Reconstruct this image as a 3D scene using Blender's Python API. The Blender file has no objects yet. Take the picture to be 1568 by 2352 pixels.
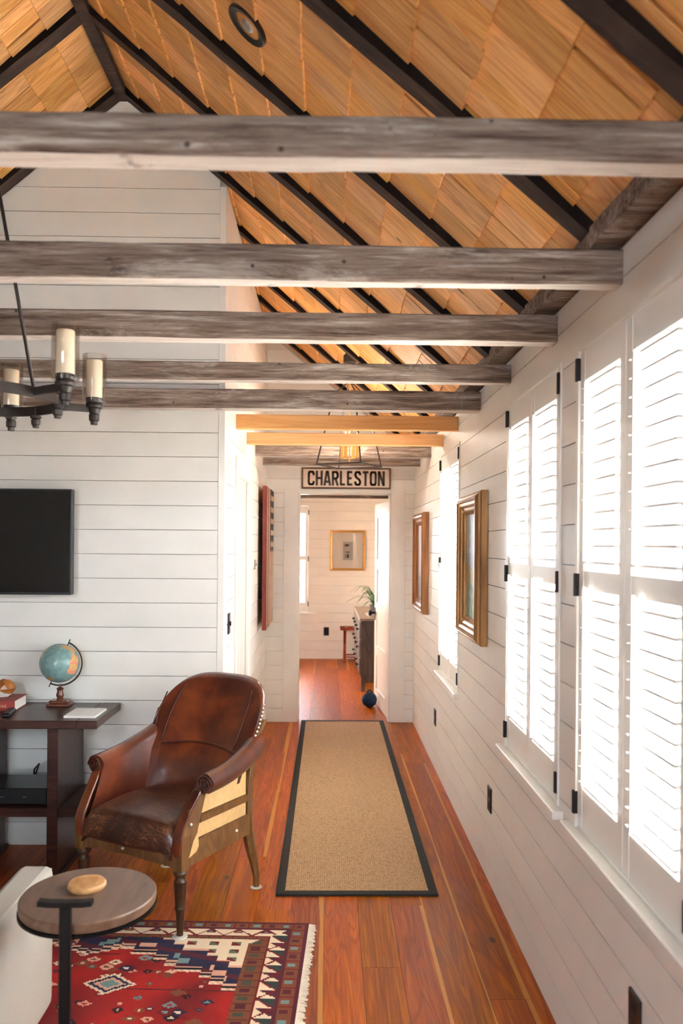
import bpy, bmesh, math, random
from mathutils import Vector, Matrix, noise
random.seed(7)
SC = bpy.context.scene
COL = SC.collection
R = math.radians
PI = math.pi

# ------------------------------------------------------------------ camera
cam = bpy.data.cameras.new('camera')
camo = bpy.data.objects.new('camera', cam)
COL.objects.link(camo)
cam.sensor_fit = 'VERTICAL'
cam.sensor_height = 36.0
cam.sensor_width = 24.0
cam.lens = 36.0 * 1840.0 / 2352.0
cam.shift_y = 74.0 / 2352.0
cam.clip_start = 0.05
cam.clip_end = 200
camo.matrix_world = (Matrix.Translation((0, 0, 1.63)) @ Matrix.Rotation(R(-1.0), 4, 'Z')
                     @ Matrix.Rotation(R(90), 4, 'X') @ Matrix.Rotation(R(0.45), 4, 'Z'))
cam.dof.use_dof = True
cam.dof.focus_distance = 4.0
cam.dof.aperture_fstop = 2.8
SC.camera = camo

# ------------------------------------------------------------------ world, sun, exposure
world = bpy.data.worlds.new('sky')
SC.world = world
world.use_nodes = True
bg = world.node_tree.nodes['Background']
wt = world.node_tree
tcw = wt.nodes.new('ShaderNodeTexCoord')
spw = wt.nodes.new('ShaderNodeSeparateXYZ')
rmp = wt.nodes.new('ShaderNodeValToRGB')
mpr = wt.nodes.new('ShaderNodeMapRange')
mpr.inputs['From Min'].default_value = -0.08
mpr.inputs['From Max'].default_value = 0.08
wt.links.new(tcw.outputs['Generated'], spw.inputs[0])
wt.links.new(spw.outputs['Z'], mpr.inputs['Value'])
wt.links.new(mpr.outputs[0], rmp.inputs[0])
rmp.color_ramp.elements[0].color = (0.46, 0.46, 0.44, 1)     # sunlit ground
rmp.color_ramp.elements[1].color = (0.81, 0.93, 1.06, 1)      # bright hazy sky
wt.links.new(rmp.outputs[0], bg.inputs['Color'])
bg.inputs['Strength'].default_value = 1.9
sun = bpy.data.lights.new('sun', 'SUN')
sun.energy = 45.0
sun.angle = R(1.0)
sun.color = (0.94, 0.975, 1.0)
suno = bpy.data.objects.new('sun', sun)
COL.objects.link(suno)
suno.rotation_euler = Vector((-0.50, 0.22, -0.84)).to_track_quat('-Z', 'Y').to_euler()
SC.view_settings.view_transform = 'Standard'
SC.view_settings.look = 'None'
SC.view_settings.gamma = 1.0
SC.view_settings.use_curve_mapping = False
SC.view_settings.exposure = 4.0
SC.cycles.max_bounces = 14
SC.cycles.diffuse_bounces = 8
SC.cycles.transparent_max_bounces = 16


def portal(loc, size, direction):
    """Window guide for the daylight sampler: gives off no light of its own."""
    l = bpy.data.lights.new('window_portal', 'AREA')
    l.shape = 'RECTANGLE'
    l.size, l.size_y = size
    l.cycles.is_portal = True
    o = bpy.data.objects.new('window_portal', l)
    COL.objects.link(o)
    o.location = loc
    o.rotation_euler = Vector(direction).to_track_quat('-Z', 'Z').to_euler()
    return o


# ------------------------------------------------------------------ helpers
def lin(c):
    return tuple((x / 255 / 12.92) if x / 255 <= 0.04045 else ((x / 255 + 0.055) / 1.055) ** 2.4 for x in c)


def c4(c):
    return (*lin(c), 1.0)


def tag(o, label=None, cat=None, group=None, kind=None):
    if label: o['label'] = label
    if cat: o['category'] = cat
    if group: o['group'] = group
    if kind: o['kind'] = kind
    return o


def empty(name, loc=(0, 0, 0), rz=0.0):
    o = bpy.data.objects.new(name, None)
    o.empty_display_size = 0.05
    COL.objects.link(o)
    o.location = loc
    o.rotation_euler = (0, 0, rz)
    return o


class MB:
    """Collects shapes and links them as one mesh object."""
    def __init__(self):
        self.v, self.f = [], []

    def add(self, vs, fs):
        b = len(self.v)
        self.v += [tuple(p) for p in vs]
        self.f += [tuple(i + b for i in q) for q in fs]
        return self

    def box(self, x0, x1, y0, y1, z0, z1, bev=0.0, M=None):
        if bev <= 0:
            vs = [(x0, y0, z0), (x1, y0, z0), (x1, y1, z0), (x0, y1, z0),
                  (x0, y0, z1), (x1, y0, z1), (x1, y1, z1), (x0, y1, z1)]
            fs = [(0, 3, 2, 1), (4, 5, 6, 7), (0, 1, 5, 4), (1, 2, 6, 5), (2, 3, 7, 6), (3, 0, 4, 7)]
        else:
            bm = bmesh.new()
            bmesh.ops.create_cube(bm, size=1)
            for v in bm.verts:
                v.co = Vector((x0 + (v.co.x + .5) * (x1 - x0), y0 + (v.co.y + .5) * (y1 - y0), z0 + (v.co.z + .5) * (z1 - z0)))
            bmesh.ops.bevel(bm, geom=bm.edges[:], offset=bev, segments=1, affect='EDGES', profile=0.5)
            bm.verts.index_update()
            vs = [v.co.copy() for v in bm.verts]
            fs = [[v.index for v in f.verts] for f in bm.faces]
            bm.free()
        if M is not None:
            vs = [M @ Vector(p) for p in vs]
        return self.add(vs, fs)

    def prism(self, poly, axis, a0, a1, M=None):
        """poly: 2D points; extruded along axis ('x': poly=(y,z), 'y': (x,z), 'z': (x,y))."""
        def mk(p, a):
            return {'x': (a, p[0], p[1]), 'y': (p[0], a, p[1]), 'z': (p[0], p[1], a)}[axis]
        n = len(poly)
        vs = [mk(p, a0) for p in poly] + [mk(p, a1) for p in poly]
        fs = [tuple(range(n))[::-1], tuple(range(n, 2 * n))]
        fs += [(i, (i + 1) % n, n + (i + 1) % n, n + i) for i in range(n)]
        if M is not None:
            vs = [M @ Vector(p) for p in vs]
        return self.add(vs, fs)

    def lathe(self, prof, n=24, M=None, cap=True):
        vs, fs = [], []
        m = len(prof)
        for r, z in prof:
            for k in range(n):
                a = 2 * PI * k / n
                vs.append((r * math.cos(a), r * math.sin(a), z))
        for i in range(m - 1):
            for k in range(n):
                k2 = (k + 1) % n
                fs.append((i * n + k, i * n + k2, (i + 1) * n + k2, (i + 1) * n + k))
        if cap:
            if prof[0][0] > 1e-5: fs.append(tuple(range(n))[::-1])
            if prof[-1][0] > 1e-5: fs.append(tuple((m - 1) * n + k for k in range(n)))
        if M is not None:
            vs = [M @ Vector(p) for p in vs]
        return self.add(vs, fs)

    def tube(self, pts, rad, n=10, closed=False, flat=None):
        """Round tube along pts; rad is a number or list. flat=(w,h): rectangular section, h along z."""
        pts = [Vector(p) for p in pts]
        m = len(pts)
        rads = rad if isinstance(rad, (list, tuple)) else [rad] * m
        vs, fs = [], []
        prev = None
        for i, p in enumerate(pts):
            if closed:
                d = pts[(i + 1) % m] - pts[i - 1]
            else:
                d = pts[min(i + 1, m - 1)] - pts[max(i - 1, 0)]
            d.normalize()
            if prev is None or flat:
                up = Vector((0, 0, 1)) if abs(d.z) < 0.95 else Vector((0, 1, 0))
                s = d.cross(up).normalized()
            else:
                s = (prev - d * prev.dot(d)).normalized()
            prev = s
            u = s.cross(d).normalized()
            if flat:
                w, h = flat
                for a, b in ((-1, -1), (1, -1), (1, 1), (-1, 1)):
                    vs.append(p + s * a * w / 2 + u * b * h / 2)
            else:
                for k in range(n):
                    a = 2 * PI * k / n
                    vs.append(p + (s * math.cos(a) + u * math.sin(a)) * rads[i])
        if flat: n = 4
        seg = m if closed else m - 1
        for i in range(seg):
            j = (i + 1) % m
            for k in range(n):
                k2 = (k + 1) % n
                fs.append((i * n + k, i * n + k2, j * n + k2, j * n + k))
        if not closed:
            fs.append(tuple(range(n))[::-1])
            fs.append(tuple((m - 1) * n + k for k in range(n)))
        return self.add(vs, fs)

    def sphere(self, c, rx, ry=None, rz=None, nu=20, nv=12):
        ry = ry or rx
        rz = rz or rx
        prof = []
        vs, fs = [], []
        for j in range(nv + 1):
            t = PI * j / nv
            for k in range(nu):
                a = 2 * PI * k / nu
                vs.append((c[0] + rx * math.sin(t) * math.cos(a), c[1] + ry * math.sin(t) * math.sin(a), c[2] - rz * math.cos(t)))
        for j in range(nv):
            for k in range(nu):
                k2 = (k + 1) % nu
                fs.append((j * nu + k, j * nu + k2, (j + 1) * nu + k2, (j + 1) * nu + k))
        return self.add(vs, fs)

    def grid(self, fn, nu, nv, closed_u=False):
        """fn(u,v) -> point, u,v in 0..1"""
        vs = [fn(i / nu, j / nv) for i in range(nu + (0 if closed_u else 1)) for j in range(nv + 1)]
        fs = []
        cols = nu if closed_u else nu
        tot = nu if closed_u else nu + 1
        for i in range(cols):
            i2 = (i + 1) % tot
            for j in range(nv):
                fs.append((i * (nv + 1) + j, i2 * (nv + 1) + j, i2 * (nv + 1) + j + 1, i * (nv + 1) + j + 1))
        return self.add(vs, fs)

    def build(self, name, mat, parent=None, smooth=False, sub=0, fix=True, loc=None):
        me = bpy.data.meshes.new(name)
        me.from_pydata(self.v, [], self.f)
        if fix:
            bm = bmesh.new()
            bm.from_mesh(me)
            bmesh.ops.remove_doubles(bm, verts=bm.verts[:], dist=1e-6)
            bmesh.ops.recalc_face_normals(bm, faces=bm.faces[:])
            bm.to_mesh(me)
            bm.free()
        me.materials.append(MAT[mat] if isinstance(mat, str) else mat)
        if smooth:
            me.shade_smooth()
            if smooth != 'full':
                me.set_sharp_from_angle(angle=R(32))
        o = bpy.data.objects.new(name, me)
        COL.objects.link(o)
        if parent is not None:
            o.parent = parent
        if loc is not None:
            o.location = loc
        if sub:
            m = o.modifiers.new('Subdivision', 'SUBSURF')
            m.levels = m.render_levels = sub
        return o


def boxo(name, mat, parent, x0, x1, y0, y1, z0, z1, bev=0.0, centre=False):
    if centre:
        cx, cy, cz = (x0 + x1) / 2, (y0 + y1) / 2, (z0 + z1) / 2
        return MB().box(x0 - cx, x1 - cx, y0 - cy, y1 - cy, z0 - cz, z1 - cz, bev).build(name, mat, parent, smooth=bev > 0, loc=(cx, cy, cz), fix=False)
    return MB().box(x0, x1, y0, y1, z0, z1, bev).build(name, mat, parent, smooth=bev > 0)


def linked(o, name, parent, loc, rot=None):
    c = bpy.data.objects.new(name, o.data)
    COL.objects.link(c)
    c.parent = parent
    c.location = loc
    if rot is not None: c.rotation_euler = rot
    return c


# ------------------------------------------------------------------ materials
MAT = {}


class N:
    def __init__(self, name):
        m = bpy.data.materials.new(name)
        m.use_nodes = True
        self.m, self.t = m, m.node_tree
        self.b = self.t.nodes['Principled BSDF']
        MAT[name] = m

    def n(self, typ, **kw):
        nd = self.t.nodes.new(typ)
        for k, v in kw.items():
            if k.startswith('i_'):
                key = k[2:].replace('_', ' ')
                nd.inputs[key].default_value = v
            else:
                setattr(nd, k, v)
        return nd

    def l(self, a, b):
        self.t.links.new(a, b)

    def math(self, op, a, b=None, c=None):
        nd = self.n('ShaderNodeMath', operation=op)
        for i, x in enumerate((a, b, c)):
            if x is None: continue
            if isinstance(x, (int, float)): nd.inputs[i].default_value = x
            else: self.l(x, nd.inputs[i])
        return nd.outputs[0]

    def ramp(self, fac, stops):
        nd = self.n('ShaderNodeValToRGB')
        el = nd.color_ramp.elements
        while len(el) < len(stops): el.new(0.5)
        for e, (p, c) in zip(el, stops):
            e.position = p
            e.color = c if len(c) == 4 else (*c, 1)
        self.l(fac, nd.inputs[0])
        return nd.outputs[0]

    def mix(self, fac, a, b, mode='MIX'):
        nd = self.n('ShaderNodeMix', data_type='RGBA', blend_type=mode)
        for sock, x in ((nd.inputs[0], fac), (nd.inputs[6], a), (nd.inputs[7], b)):
            if isinstance(x, (int, float)): sock.default_value = x
            elif isinstance(x, tuple): sock.default_value = x if len(x) == 4 else (*x, 1)
            else: self.l(x, sock)
        return nd.outputs[2]

    def coords(self, scale, rand=True, src='Object'):
        tc = self.n('ShaderNodeTexCoord')
        out = tc.outputs[src]
        if rand:
            oi = self.n('ShaderNodeObjectInfo')
            ge = self.n('ShaderNodeNewGeometry')
            s = self.math('ADD', oi.outputs['Random'], ge.outputs['Random Per Island'])
            self.rnd = self.math('FRACT', self.math('MULTIPLY', s, 7.31))
            k = self.math('MULTIPLY', self.rnd, 37.0)
            cb = self.n('ShaderNodeCombineXYZ')
            self.l(k, cb.inputs[0]); self.l(k, cb.inputs[1]); self.l(k, cb.inputs[2])
            ad = self.n('ShaderNodeVectorMath', operation='ADD')
            self.l(out, ad.inputs[0]); self.l(cb.outputs[0], ad.inputs[1])
            out = ad.outputs[0]
        self.raw = out
        mp = self.n('ShaderNodeMapping')
        mp.inputs['Scale'].default_value = scale
        self.l(out, mp.inputs[0])
        return mp.outputs[0]

    def noise(self, vec, scale, detail=4, rough=0.55, dist=0.0):
        nd = self.n('ShaderNodeTexNoise')
        nd.inputs['Scale'].default_value = scale
        nd.inputs['Detail'].default_value = detail
        nd.inputs['Roughness'].default_value = rough
        nd.inputs['Distortion'].default_value = dist
        if vec is not None: self.l(vec, nd.inputs['Vector'])
        return nd.outputs[0]

    def bump(self, h, strength=0.2, dist=0.01):
        nd = self.n('ShaderNodeBump')
        nd.inputs['Strength'].default_value = strength
        nd.inputs['Distance'].default_value = dist
        self.l(h, nd.inputs['Height'])
        self.l(nd.outputs[0], self.b.inputs['Normal'])

    def set(self, **kw):
        for k, v in kw.items():
            self.b.inputs[k.replace('_', ' ')].default_value = v

    def color(self, x):
        if isinstance(x, tuple): self.b.inputs['Base Color'].default_value = x if len(x) == 4 else (*x, 1)
        else: self.l(x, self.b.inputs['Base Color'])


def plain(name, rgb, rough=0.5, metal=0.0, var=0.06, scale=8, bump=0.0, spec=0.5):
    a = N(name)
    v = a.coords((1, 1, 1), rand=False)
    f = a.noise(v, scale, 3)
    c = c4(rgb)
    d = tuple(max(0, x * (1 - var * 2)) for x in c[:3])
    e = tuple(min(1, x * (1 + var)) for x in c[:3])
    a.color(a.ramp(f, [(0.3, d), (0.7, e)]))
    a.set(Roughness=rough, Metallic=metal)
    a.b.inputs['Specular IOR Level'].default_value = spec
    if bump: a.bump(f, bump, 0.005)
    return a


def wood(name, light, mid, dark, grain=(1, 14, 14), rough=0.5, tint=0.25, knots=0.0, hue=0.03, rand=True, ringscale=2.2, coat=0.0, streak=0.5, sap=None):
    """Sawn timber; the grain axis has the smallest scale."""
    a = N(name)
    v = a.coords(grain, rand=rand)
    fine = a.noise(v, 3.2, 5, 0.6, 0.4)
    big = a.noise(v, 0.55, 2, 0.5, 0.9)
    rings = a.math('SINE', a.math('MULTIPLY', big, 42.0 * ringscale))
    rings = a.math('POWER', a.math('MULTIPLY_ADD', rings, 0.5, 0.5), 3.0)
    col = a.ramp(fine, [(0.12, c4(dark)), (0.5, c4(mid)), (0.80, c4(light))])
    col = a.mix(a.math('MULTIPLY', rings, streak), col, c4(dark))
    if rand:
        hs = a.n('ShaderNodeHueSaturation')
        a.l(col, hs.inputs['Color'])
        r2 = a.math('FRACT', a.math('MULTIPLY', a.rnd, 13.7))
        a.l(a.math('ADD', a.math('MULTIPLY', a.rnd, 2 * tint), 1 - tint), hs.inputs['Value'])
        a.l(a.math('ADD', a.math('MULTIPLY', r2, hue), 0.5 - hue / 2), hs.inputs['Hue'])
        a.l(a.math('ADD', a.math('MULTIPLY', r2, 0.12), 0.95), hs.inputs['Saturation'])
        col = hs.outputs[0]
    if sap:
        tc2 = a.n('ShaderNodeTexCoord')
        sx = a.n('ShaderNodeSeparateXYZ')
        a.l(tc2.outputs['Object'], sx.inputs[0])
        wob = a.math('MULTIPLY_ADD', big, 0.05, -0.025)
        r3 = a.math('FRACT', a.math('MULTIPLY', a.rnd, 5.3))
        edge = a.math('SUBTRACT', a.math('ADD', sx.outputs[0], wob), a.math('MULTIPLY_ADD', r3, 0.05, 0.048))
        mk = a.math('MINIMUM', a.math('MAXIMUM', a.math('MULTIPLY', edge, 300.0), 0.0), 1.0)
        col = a.mix(a.math('MULTIPLY', mk, 0.55), col, c4(sap))
    if knots:
        vo = a.n('ShaderNodeTexVoronoi')
        vo.inputs['Scale'].default_value = knots
        mp = a.n('ShaderNodeMapping')
        g = [1.0 if s < max(grain) * .5 else 2.0 for s in grain]
        mp.inputs['Scale'].default_value = g
        a.l(a.raw, mp.inputs[0])
        a.l(mp.outputs[0], vo.inputs['Vector'])
        sep = a.n('ShaderNodeSeparateColor')
        a.l(vo.outputs['Color'], sep.inputs[0])
        pick = a.math('GREATER_THAN', sep.outputs[0], 0.6)
        k = a.math('MULTIPLY', a.ramp(vo.outputs['Distance'], [(0.0, (1, 1, 1)), (0.045, (.8, .8, .8)), (0.085, (0, 0, 0))]), pick)
        col = a.mix(a.math('MULTIPLY', k, 0.85), col, c4(tuple(x * .3 for x in dark)))
    a.color(col)
    rr = a.math('ADD', a.math('MULTIPLY', fine, 0.25), rough - 0.12)
    a.l(rr, a.b.inputs['Roughness'])
    if coat: a.set(Coat_Weight=coat, Coat_Roughness=0.25)
    a.bump(fine, 0.12, 0.004)
    return a


# painted boards
a = N('white_paint')
v = a.coords((1, 1, 1))
f = a.noise(v, 3.0, 3)
a.color(a.ramp(f, [(0.3, c4((226, 222, 214))), (0.7, c4((233, 229, 222)))]))
a.set(Roughness=0.42)
plain('white_trim', (232, 228, 221), 0.35, var=0.015)
plain('white_shutter', (238, 236, 230), 0.35, var=0.01)
plain('wall_back', (186, 180, 171), 0.8, var=0.02)
plain('panelling', (150, 128, 108), 0.7, var=0.05)
plain('plaster_white', (226, 221, 212), 0.7, var=0.02)
wood('shake', (250, 200, 130), (240, 178, 104), (198, 124, 60), grain=(1.1, 15, 15), rough=0.55, tint=0.20, knots=3.4, hue=0.003, streak=0.5)
wood('heart_pine', (198, 114, 30), (166, 80, 14), (114, 48, 6), grain=(18, 0.9, 18), rough=0.42, tint=0.22, knots=2.6, hue=0.016, streak=0.5, sap=(222, 158, 76))
MAT['heart_pine'].node_tree.nodes['Principled BSDF'].inputs['Specular IOR Level'].default_value = 0.22
wood('new_pine', (242, 192, 134), (234, 176, 112), (206, 138, 78), grain=(0.7, 9, 16), rough=0.5, rand=True, tint=0.05, streak=0.35, hue=0.0)
plain('deck_dark', (34, 22, 16), 0.9)
# blackened rafters with a worn brown underside
a = N('rafter_side')
v = a.coords((3, 3, 3))
f = a.noise(v, 4, 4)
a.color(a.ramp(f, [(0.3, c4((20, 15, 13))), (0.75, c4((38, 28, 24)))]))
a.set(Roughness=0.9)
a.b.inputs['Specular IOR Level'].default_value = 0.15
a = N('rafter_worn')
v = a.coords((2, 12, 12))
f = a.noise(v, 2.5, 5, 0.6)
a.color(a.ramp(f, [(0.25, c4((44, 32, 27))), (0.6, c4((72, 54, 45))), (0.8, c4((100, 80, 68)))]))
a.set(Roughness=0.9)
a.bump(f, 0.5, 0.01)
# weathered tie beams
a = N('weathered_beam')
v = a.coords((1.6, 26, 26))
f1 = a.noise(v, 2.2, 8, 0.72, 0.35)
v2 = a.n('ShaderNodeMapping')
v2.inputs['Scale'].default_value = (0.35, 1, 1)
a.l(a.raw, v2.inputs[0])
f2 = a.noise(v2.outputs[0], 5.0, 7, 0.75, 0.8)
f3 = a.noise(v2.outputs[0], 12.0, 5, 0.7)
col = a.ramp(f1, [(0.30, c4((66, 50, 41))), (0.44, c4((122, 102, 89))), (0.56, c4((152, 134, 121))), (0.70, c4((204, 191, 179)))])
col = a.mix(a.math('MULTIPLY', a.ramp(f2, [(0.56, (0, 0, 0)), (0.68, (1, 1, 1))]), 0.55), col, c4((220, 208, 197)))
col = a.mix(a.math('MULTIPLY', a.ramp(f2, [(0.30, (1, 1, 1)), (0.42, (0, 0, 0))]), 0.55), col, c4((84, 62, 50)))
col = a.mix(a.math('MULTIPLY', a.ramp(f3, [(0.26, (1, 1, 1)), (0.35, (0, 0, 0))]), 0.75), col, c4((44, 32, 26)))
vo = a.n('ShaderNodeTexVoronoi')
vo.inputs['Scale'].default_value = 11.0
a.l(a.raw, vo.inputs['Vector'])
hole = a.ramp(vo.outputs['Distance'], [(0.04, (1, 1, 1)), (0.085, (0, 0, 0))])
col = a.mix(a.math('MULTIPLY', hole, 0.8), col, c4((38, 27, 22)))
a.color(col)
a.set(Roughness=0.92)
a.b.inputs['Specular IOR Level'].default_value = 0.2
a.bump(f1, 0.7, 0.012)

# bleached, whitewashed underside of the old beams, with floor bounce painted in
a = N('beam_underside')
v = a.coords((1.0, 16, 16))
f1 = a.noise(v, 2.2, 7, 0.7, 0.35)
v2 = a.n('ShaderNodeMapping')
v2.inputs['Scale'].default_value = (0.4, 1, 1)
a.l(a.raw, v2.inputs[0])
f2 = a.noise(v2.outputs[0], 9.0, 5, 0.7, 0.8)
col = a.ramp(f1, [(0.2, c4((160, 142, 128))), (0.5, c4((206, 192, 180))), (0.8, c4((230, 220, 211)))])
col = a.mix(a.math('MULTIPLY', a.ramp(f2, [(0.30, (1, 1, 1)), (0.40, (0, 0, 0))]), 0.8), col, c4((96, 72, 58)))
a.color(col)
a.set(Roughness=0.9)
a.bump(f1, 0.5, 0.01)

wood('dark_wood', (84, 47, 34), (62, 33, 24), (36, 18, 13), grain=(1.0, 12, 12), rough=0.36, rand=False, coat=0.25, streak=0.3)
MAT['dark_wood'].node_tree.nodes['Principled BSDF'].inputs['Specular IOR Level'].default_value = 0.3
wood('chair_wood', (150, 110, 66), (122, 84, 48), (78, 52, 30), grain=(10, 10, 1.4), rough=0.5, rand=True, tint=0.08, hue=0.0, streak=0.35)
wood('turned_leg', (104, 74, 46), (78, 54, 34), (46, 32, 22), grain=(10, 10, 2), rough=0.4, rand=True, tint=0.08, hue=0.0)
wood('walnut_top', (136, 104, 82), (112, 84, 66), (84, 60, 46), grain=(9, 1.2, 9), rough=0.32, rand=False, streak=0.3)
wood('coaster_wood', (216, 170, 116), (200, 148, 94), (170, 116, 66), grain=(6, 6, 6), rough=0.55, rand=False)
wood('globe_wood', (140, 82, 52), (112, 60, 38), (72, 36, 24), grain=(6, 6, 2), rough=0.3, rand=False, coat=0.4)
wood('red_wood', (176, 74, 40), (150, 56, 30), (104, 36, 20), grain=(6, 6, 1), rough=0.35, rand=False)
wood('grey_dresser', (112, 94, 82), (92, 76, 66), (66, 53, 46), grain=(8, 8, 1), rough=0.5, rand=False)
wood('dresser_top', (176, 152, 132), (160, 136, 116), (130, 108, 92), grain=(8, 1, 8), rough=0.45, rand=False)
wood('sign_wood', (130, 96, 72), (108, 78, 58), (76, 52, 38), grain=(2, 9, 9), rough=0.6, rand=False)

# leather
a = N('leather')
v = a.coords((1, 1, 1), rand=False)
f1 = a.noise(v, 5.0, 4, 0.55, 0.3)
f2 = a.noise(v, 42, 3)
col = a.ramp(f1, [(0.28, c4((52, 21, 13))), (0.5, c4((94, 39, 20))), (0.74, c4((140, 66, 32)))])
a.color(col)
a.set(Roughness=0.36, Coat_Weight=0.9, Coat_Roughness=0.16)
a.b.inputs['Specular IOR Level'].default_value = 0.5
a.bump(f2, 0.06, 0.003)
a = N('leather_worn')
v = a.coords((1, 1, 1), rand=False)
f1 = a.noise(v, 6.0, 5, 0.6, 0.5)
col = a.ramp(f1, [(0.28, c4((44, 22, 16))), (0.55, c4((72, 36, 22))), (0.8, c4((108, 58, 32)))])
for k_, rot in enumerate((0.5, -0.7, 1.6)):
    mp = a.n('ShaderNodeMapping')
    mp.inputs['Rotation'].default_value = (0, 0, rot)
    mp.inputs['Scale'].default_value = (5, 60, 5)
    a.l(v, mp.inputs[0])
    sc_ = a.noise(mp.outputs[0], 1.6, 3, 0.5, 0.8)
    scr = a.math('MULTIPLY', a.ramp(sc_, [(0.485, (0, 0, 0)), (0.5, (1, 1, 1)), (0.515, (0, 0, 0))]), a.ramp(f1, [(0.38, (0, 0, 0)), (0.55, (1, 1, 1))]))
    col = a.mix(a.math('MULTIPLY', scr, 0.75), col, c4((164, 104, 60)))
a.color(col)
a.set(Roughness=0.38, Coat_Weight=0.3, Coat_Roughness=0.2)
a.bump(f1, 0.12, 0.004)
plain('leather_seam', (74, 34, 20), 0.4)
plain('muslin', (222, 182, 124), 0.85, var=0.05, scale=30, bump=0.1)
plain('pearl_nail', (232, 222, 206), 0.3)
plain('glide_pad', (206, 200, 190), 0.4)
plain('linen', (188, 180, 168), 0.95, var=0.03, scale=160, bump=0.25, spec=0.1)
plain('linen_cushion', (200, 192, 180), 0.95, var=0.03, scale=160, bump=0.25, spec=0.1)
plain('black_metal', (26, 24, 24), 0.42, metal=0.6)
plain('hinge_black', (22, 18, 17), 0.7)
plain('iron', (62, 54, 50), 0.45, metal=0.5)
plain('bronze_plate', (44, 36, 32), 0.4, metal=0.4)
plain('bronze_slot', (22, 18, 16), 0.6)
plain('steel_plate', (168, 162, 154), 0.35, metal=0.5)
plain('brass', (214, 178, 110), 0.28, metal=0.9)
plain('black_plastic', (18, 18, 19), 0.35)
plain('black_box', (14, 14, 15), 0.3)
plain('remote_key', (90, 92, 96), 0.4)
plain('screen', (7, 7, 8), 0.08, var=0.0)
plain('book_red', (146, 52, 42), 0.5)
plain('book_gilt', (196, 120, 92), 0.5)
plain('paper', (232, 226, 216), 0.7, var=0.02)
plain('notepad_paper', (232, 228, 222), 0.7, var=0.01)
plain('stone_white', (226, 220, 210), 0.5, var=0.05)
wood('geode_amber', (206, 140, 70), (172, 104, 46), (112, 60, 26), grain=(4, 4, 4), rough=0.25, rand=False)
plain('candle_glow', (240, 222, 196), 0.5, var=0.02)
plain('letter_grey', (74, 66, 60), 0.8, var=0.12, scale=40)
plain('sign_face', (228, 210, 196), 0.75, var=0.03)
plain('mat_board', (236, 228, 218), 0.8, var=0.01)
plain('print_grey', (190, 184, 176), 0.8, var=0.05, scale=30)
plain('print_dark', (70, 66, 64), 0.8, var=0.2, scale=60)
plain('gold_frame', (206, 158, 84), 0.3, metal=0.5)
plain('flag_red', (122, 46, 36), 0.6, var=0.12, scale=14)
plain('flag_cream', (214, 192, 160), 0.7, var=0.08, scale=14)
plain('flag_navy', (62, 62, 74), 0.7, var=0.15, scale=30)
plain('leaf_green', (104, 140, 92), 0.5, var=0.15)
plain('pot_grey', (92, 86, 86), 0.5)
plain('bowl_white', (226, 222, 216), 0.4)
plain('blue_knit', (22, 52, 84), 0.95, var=0.2, scale=60, bump=0.8)
plain('lamp_shade', (244, 214, 184), 0.7)
plain('fringe', (226, 214, 198), 0.95, var=0.05, scale=60)
plain('rug_binding', (40, 35, 32), 0.9, var=0.15, scale=90, bump=0.4)
plain('ground_out', (176, 172, 160), 0.9, var=0.08, scale=1)

a = N('picture_frame_brown')
v = a.coords((6, 6, 1), rand=False)
f = a.noise(v, 3, 4)
a.color(a.ramp(f, [(0.3, c4((124, 76, 40))), (0.7, c4((176, 118, 66)))]))
a.set(Roughness=0.3, Metallic=0.35)
a = N('picture_frame_gold')
v = a.coords((6, 6, 1), rand=False)
f = a.noise(v, 3, 4)
a.color(a.ramp(f, [(0.3, c4((132, 92, 54))), (0.7, c4((190, 142, 86)))]))
a.set(Roughness=0.28, Metallic=0.5)

# sisal weave
a = N('sisal')
v = a.coords((1, 1, 1), rand=False)
ch = a.n('ShaderNodeTexVoronoi')
ch.inputs['Scale'].default_value = 95
ch.inputs['Randomness'].default_value = 0.35
a.l(v, ch.inputs['Vector'])
f = a.noise(v, 60, 3)
col = a.ramp(ch.outputs['Distance'], [(0.1, c4((204, 172, 132))), (0.45, c4((182, 146, 106))), (0.75, c4((126, 96, 66)))])
col = a.mix(a.math('MULTIPLY', f, 0.4), col, c4((186, 152, 112)))
a.color(col)
a.set(Roughness=0.9)
a.bump(ch.outputs['Distance'], -0.5, 0.004)

# clear glass that lets daylight through
for nm, rgb, fac in (('window_glass', (1, 1, 1), 0.06), ('hurricane_glass', (0.985, 0.98, 0.97), 0.06)):
    m = bpy.data.materials.new(nm)
    m.use_nodes = True
    t = m.node_tree
    t.nodes.clear()
    out = t.nodes.new('ShaderNodeOutputMaterial')
    mx = t.nodes.new('ShaderNodeMixShader')
    tr = t.nodes.new('ShaderNodeBsdfTransparent')
    tr.inputs[0].default_value = (*rgb, 1)
    gl = t.nodes.new('ShaderNodeBsdfGlossy')
    gl.inputs['Roughness'].default_value = 0.03
    lw = t.nodes.new('ShaderNodeLayerWeight')
    lw.inputs[0].default_value = 0.35
    mu = t.nodes.new('ShaderNodeMath')
    mu.operation = 'MULTIPLY_ADD'
    mu.inputs[1].default_value = 0.6 if nm == 'window_glass' else 0.3
    mu.inputs[2].default_value = fac * .5
    t.links.new(lw.outputs['Fresnel'], mu.inputs[0])
    t.links.new(mu.outputs[0], mx.inputs[0])
    t.links.new(tr.outputs[0], mx.inputs[1])
    t.links.new(gl.outputs[0], mx.inputs[2])
    t.links.new(mx.outputs[0], out.inputs[0])
    MAT[nm] = m


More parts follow.
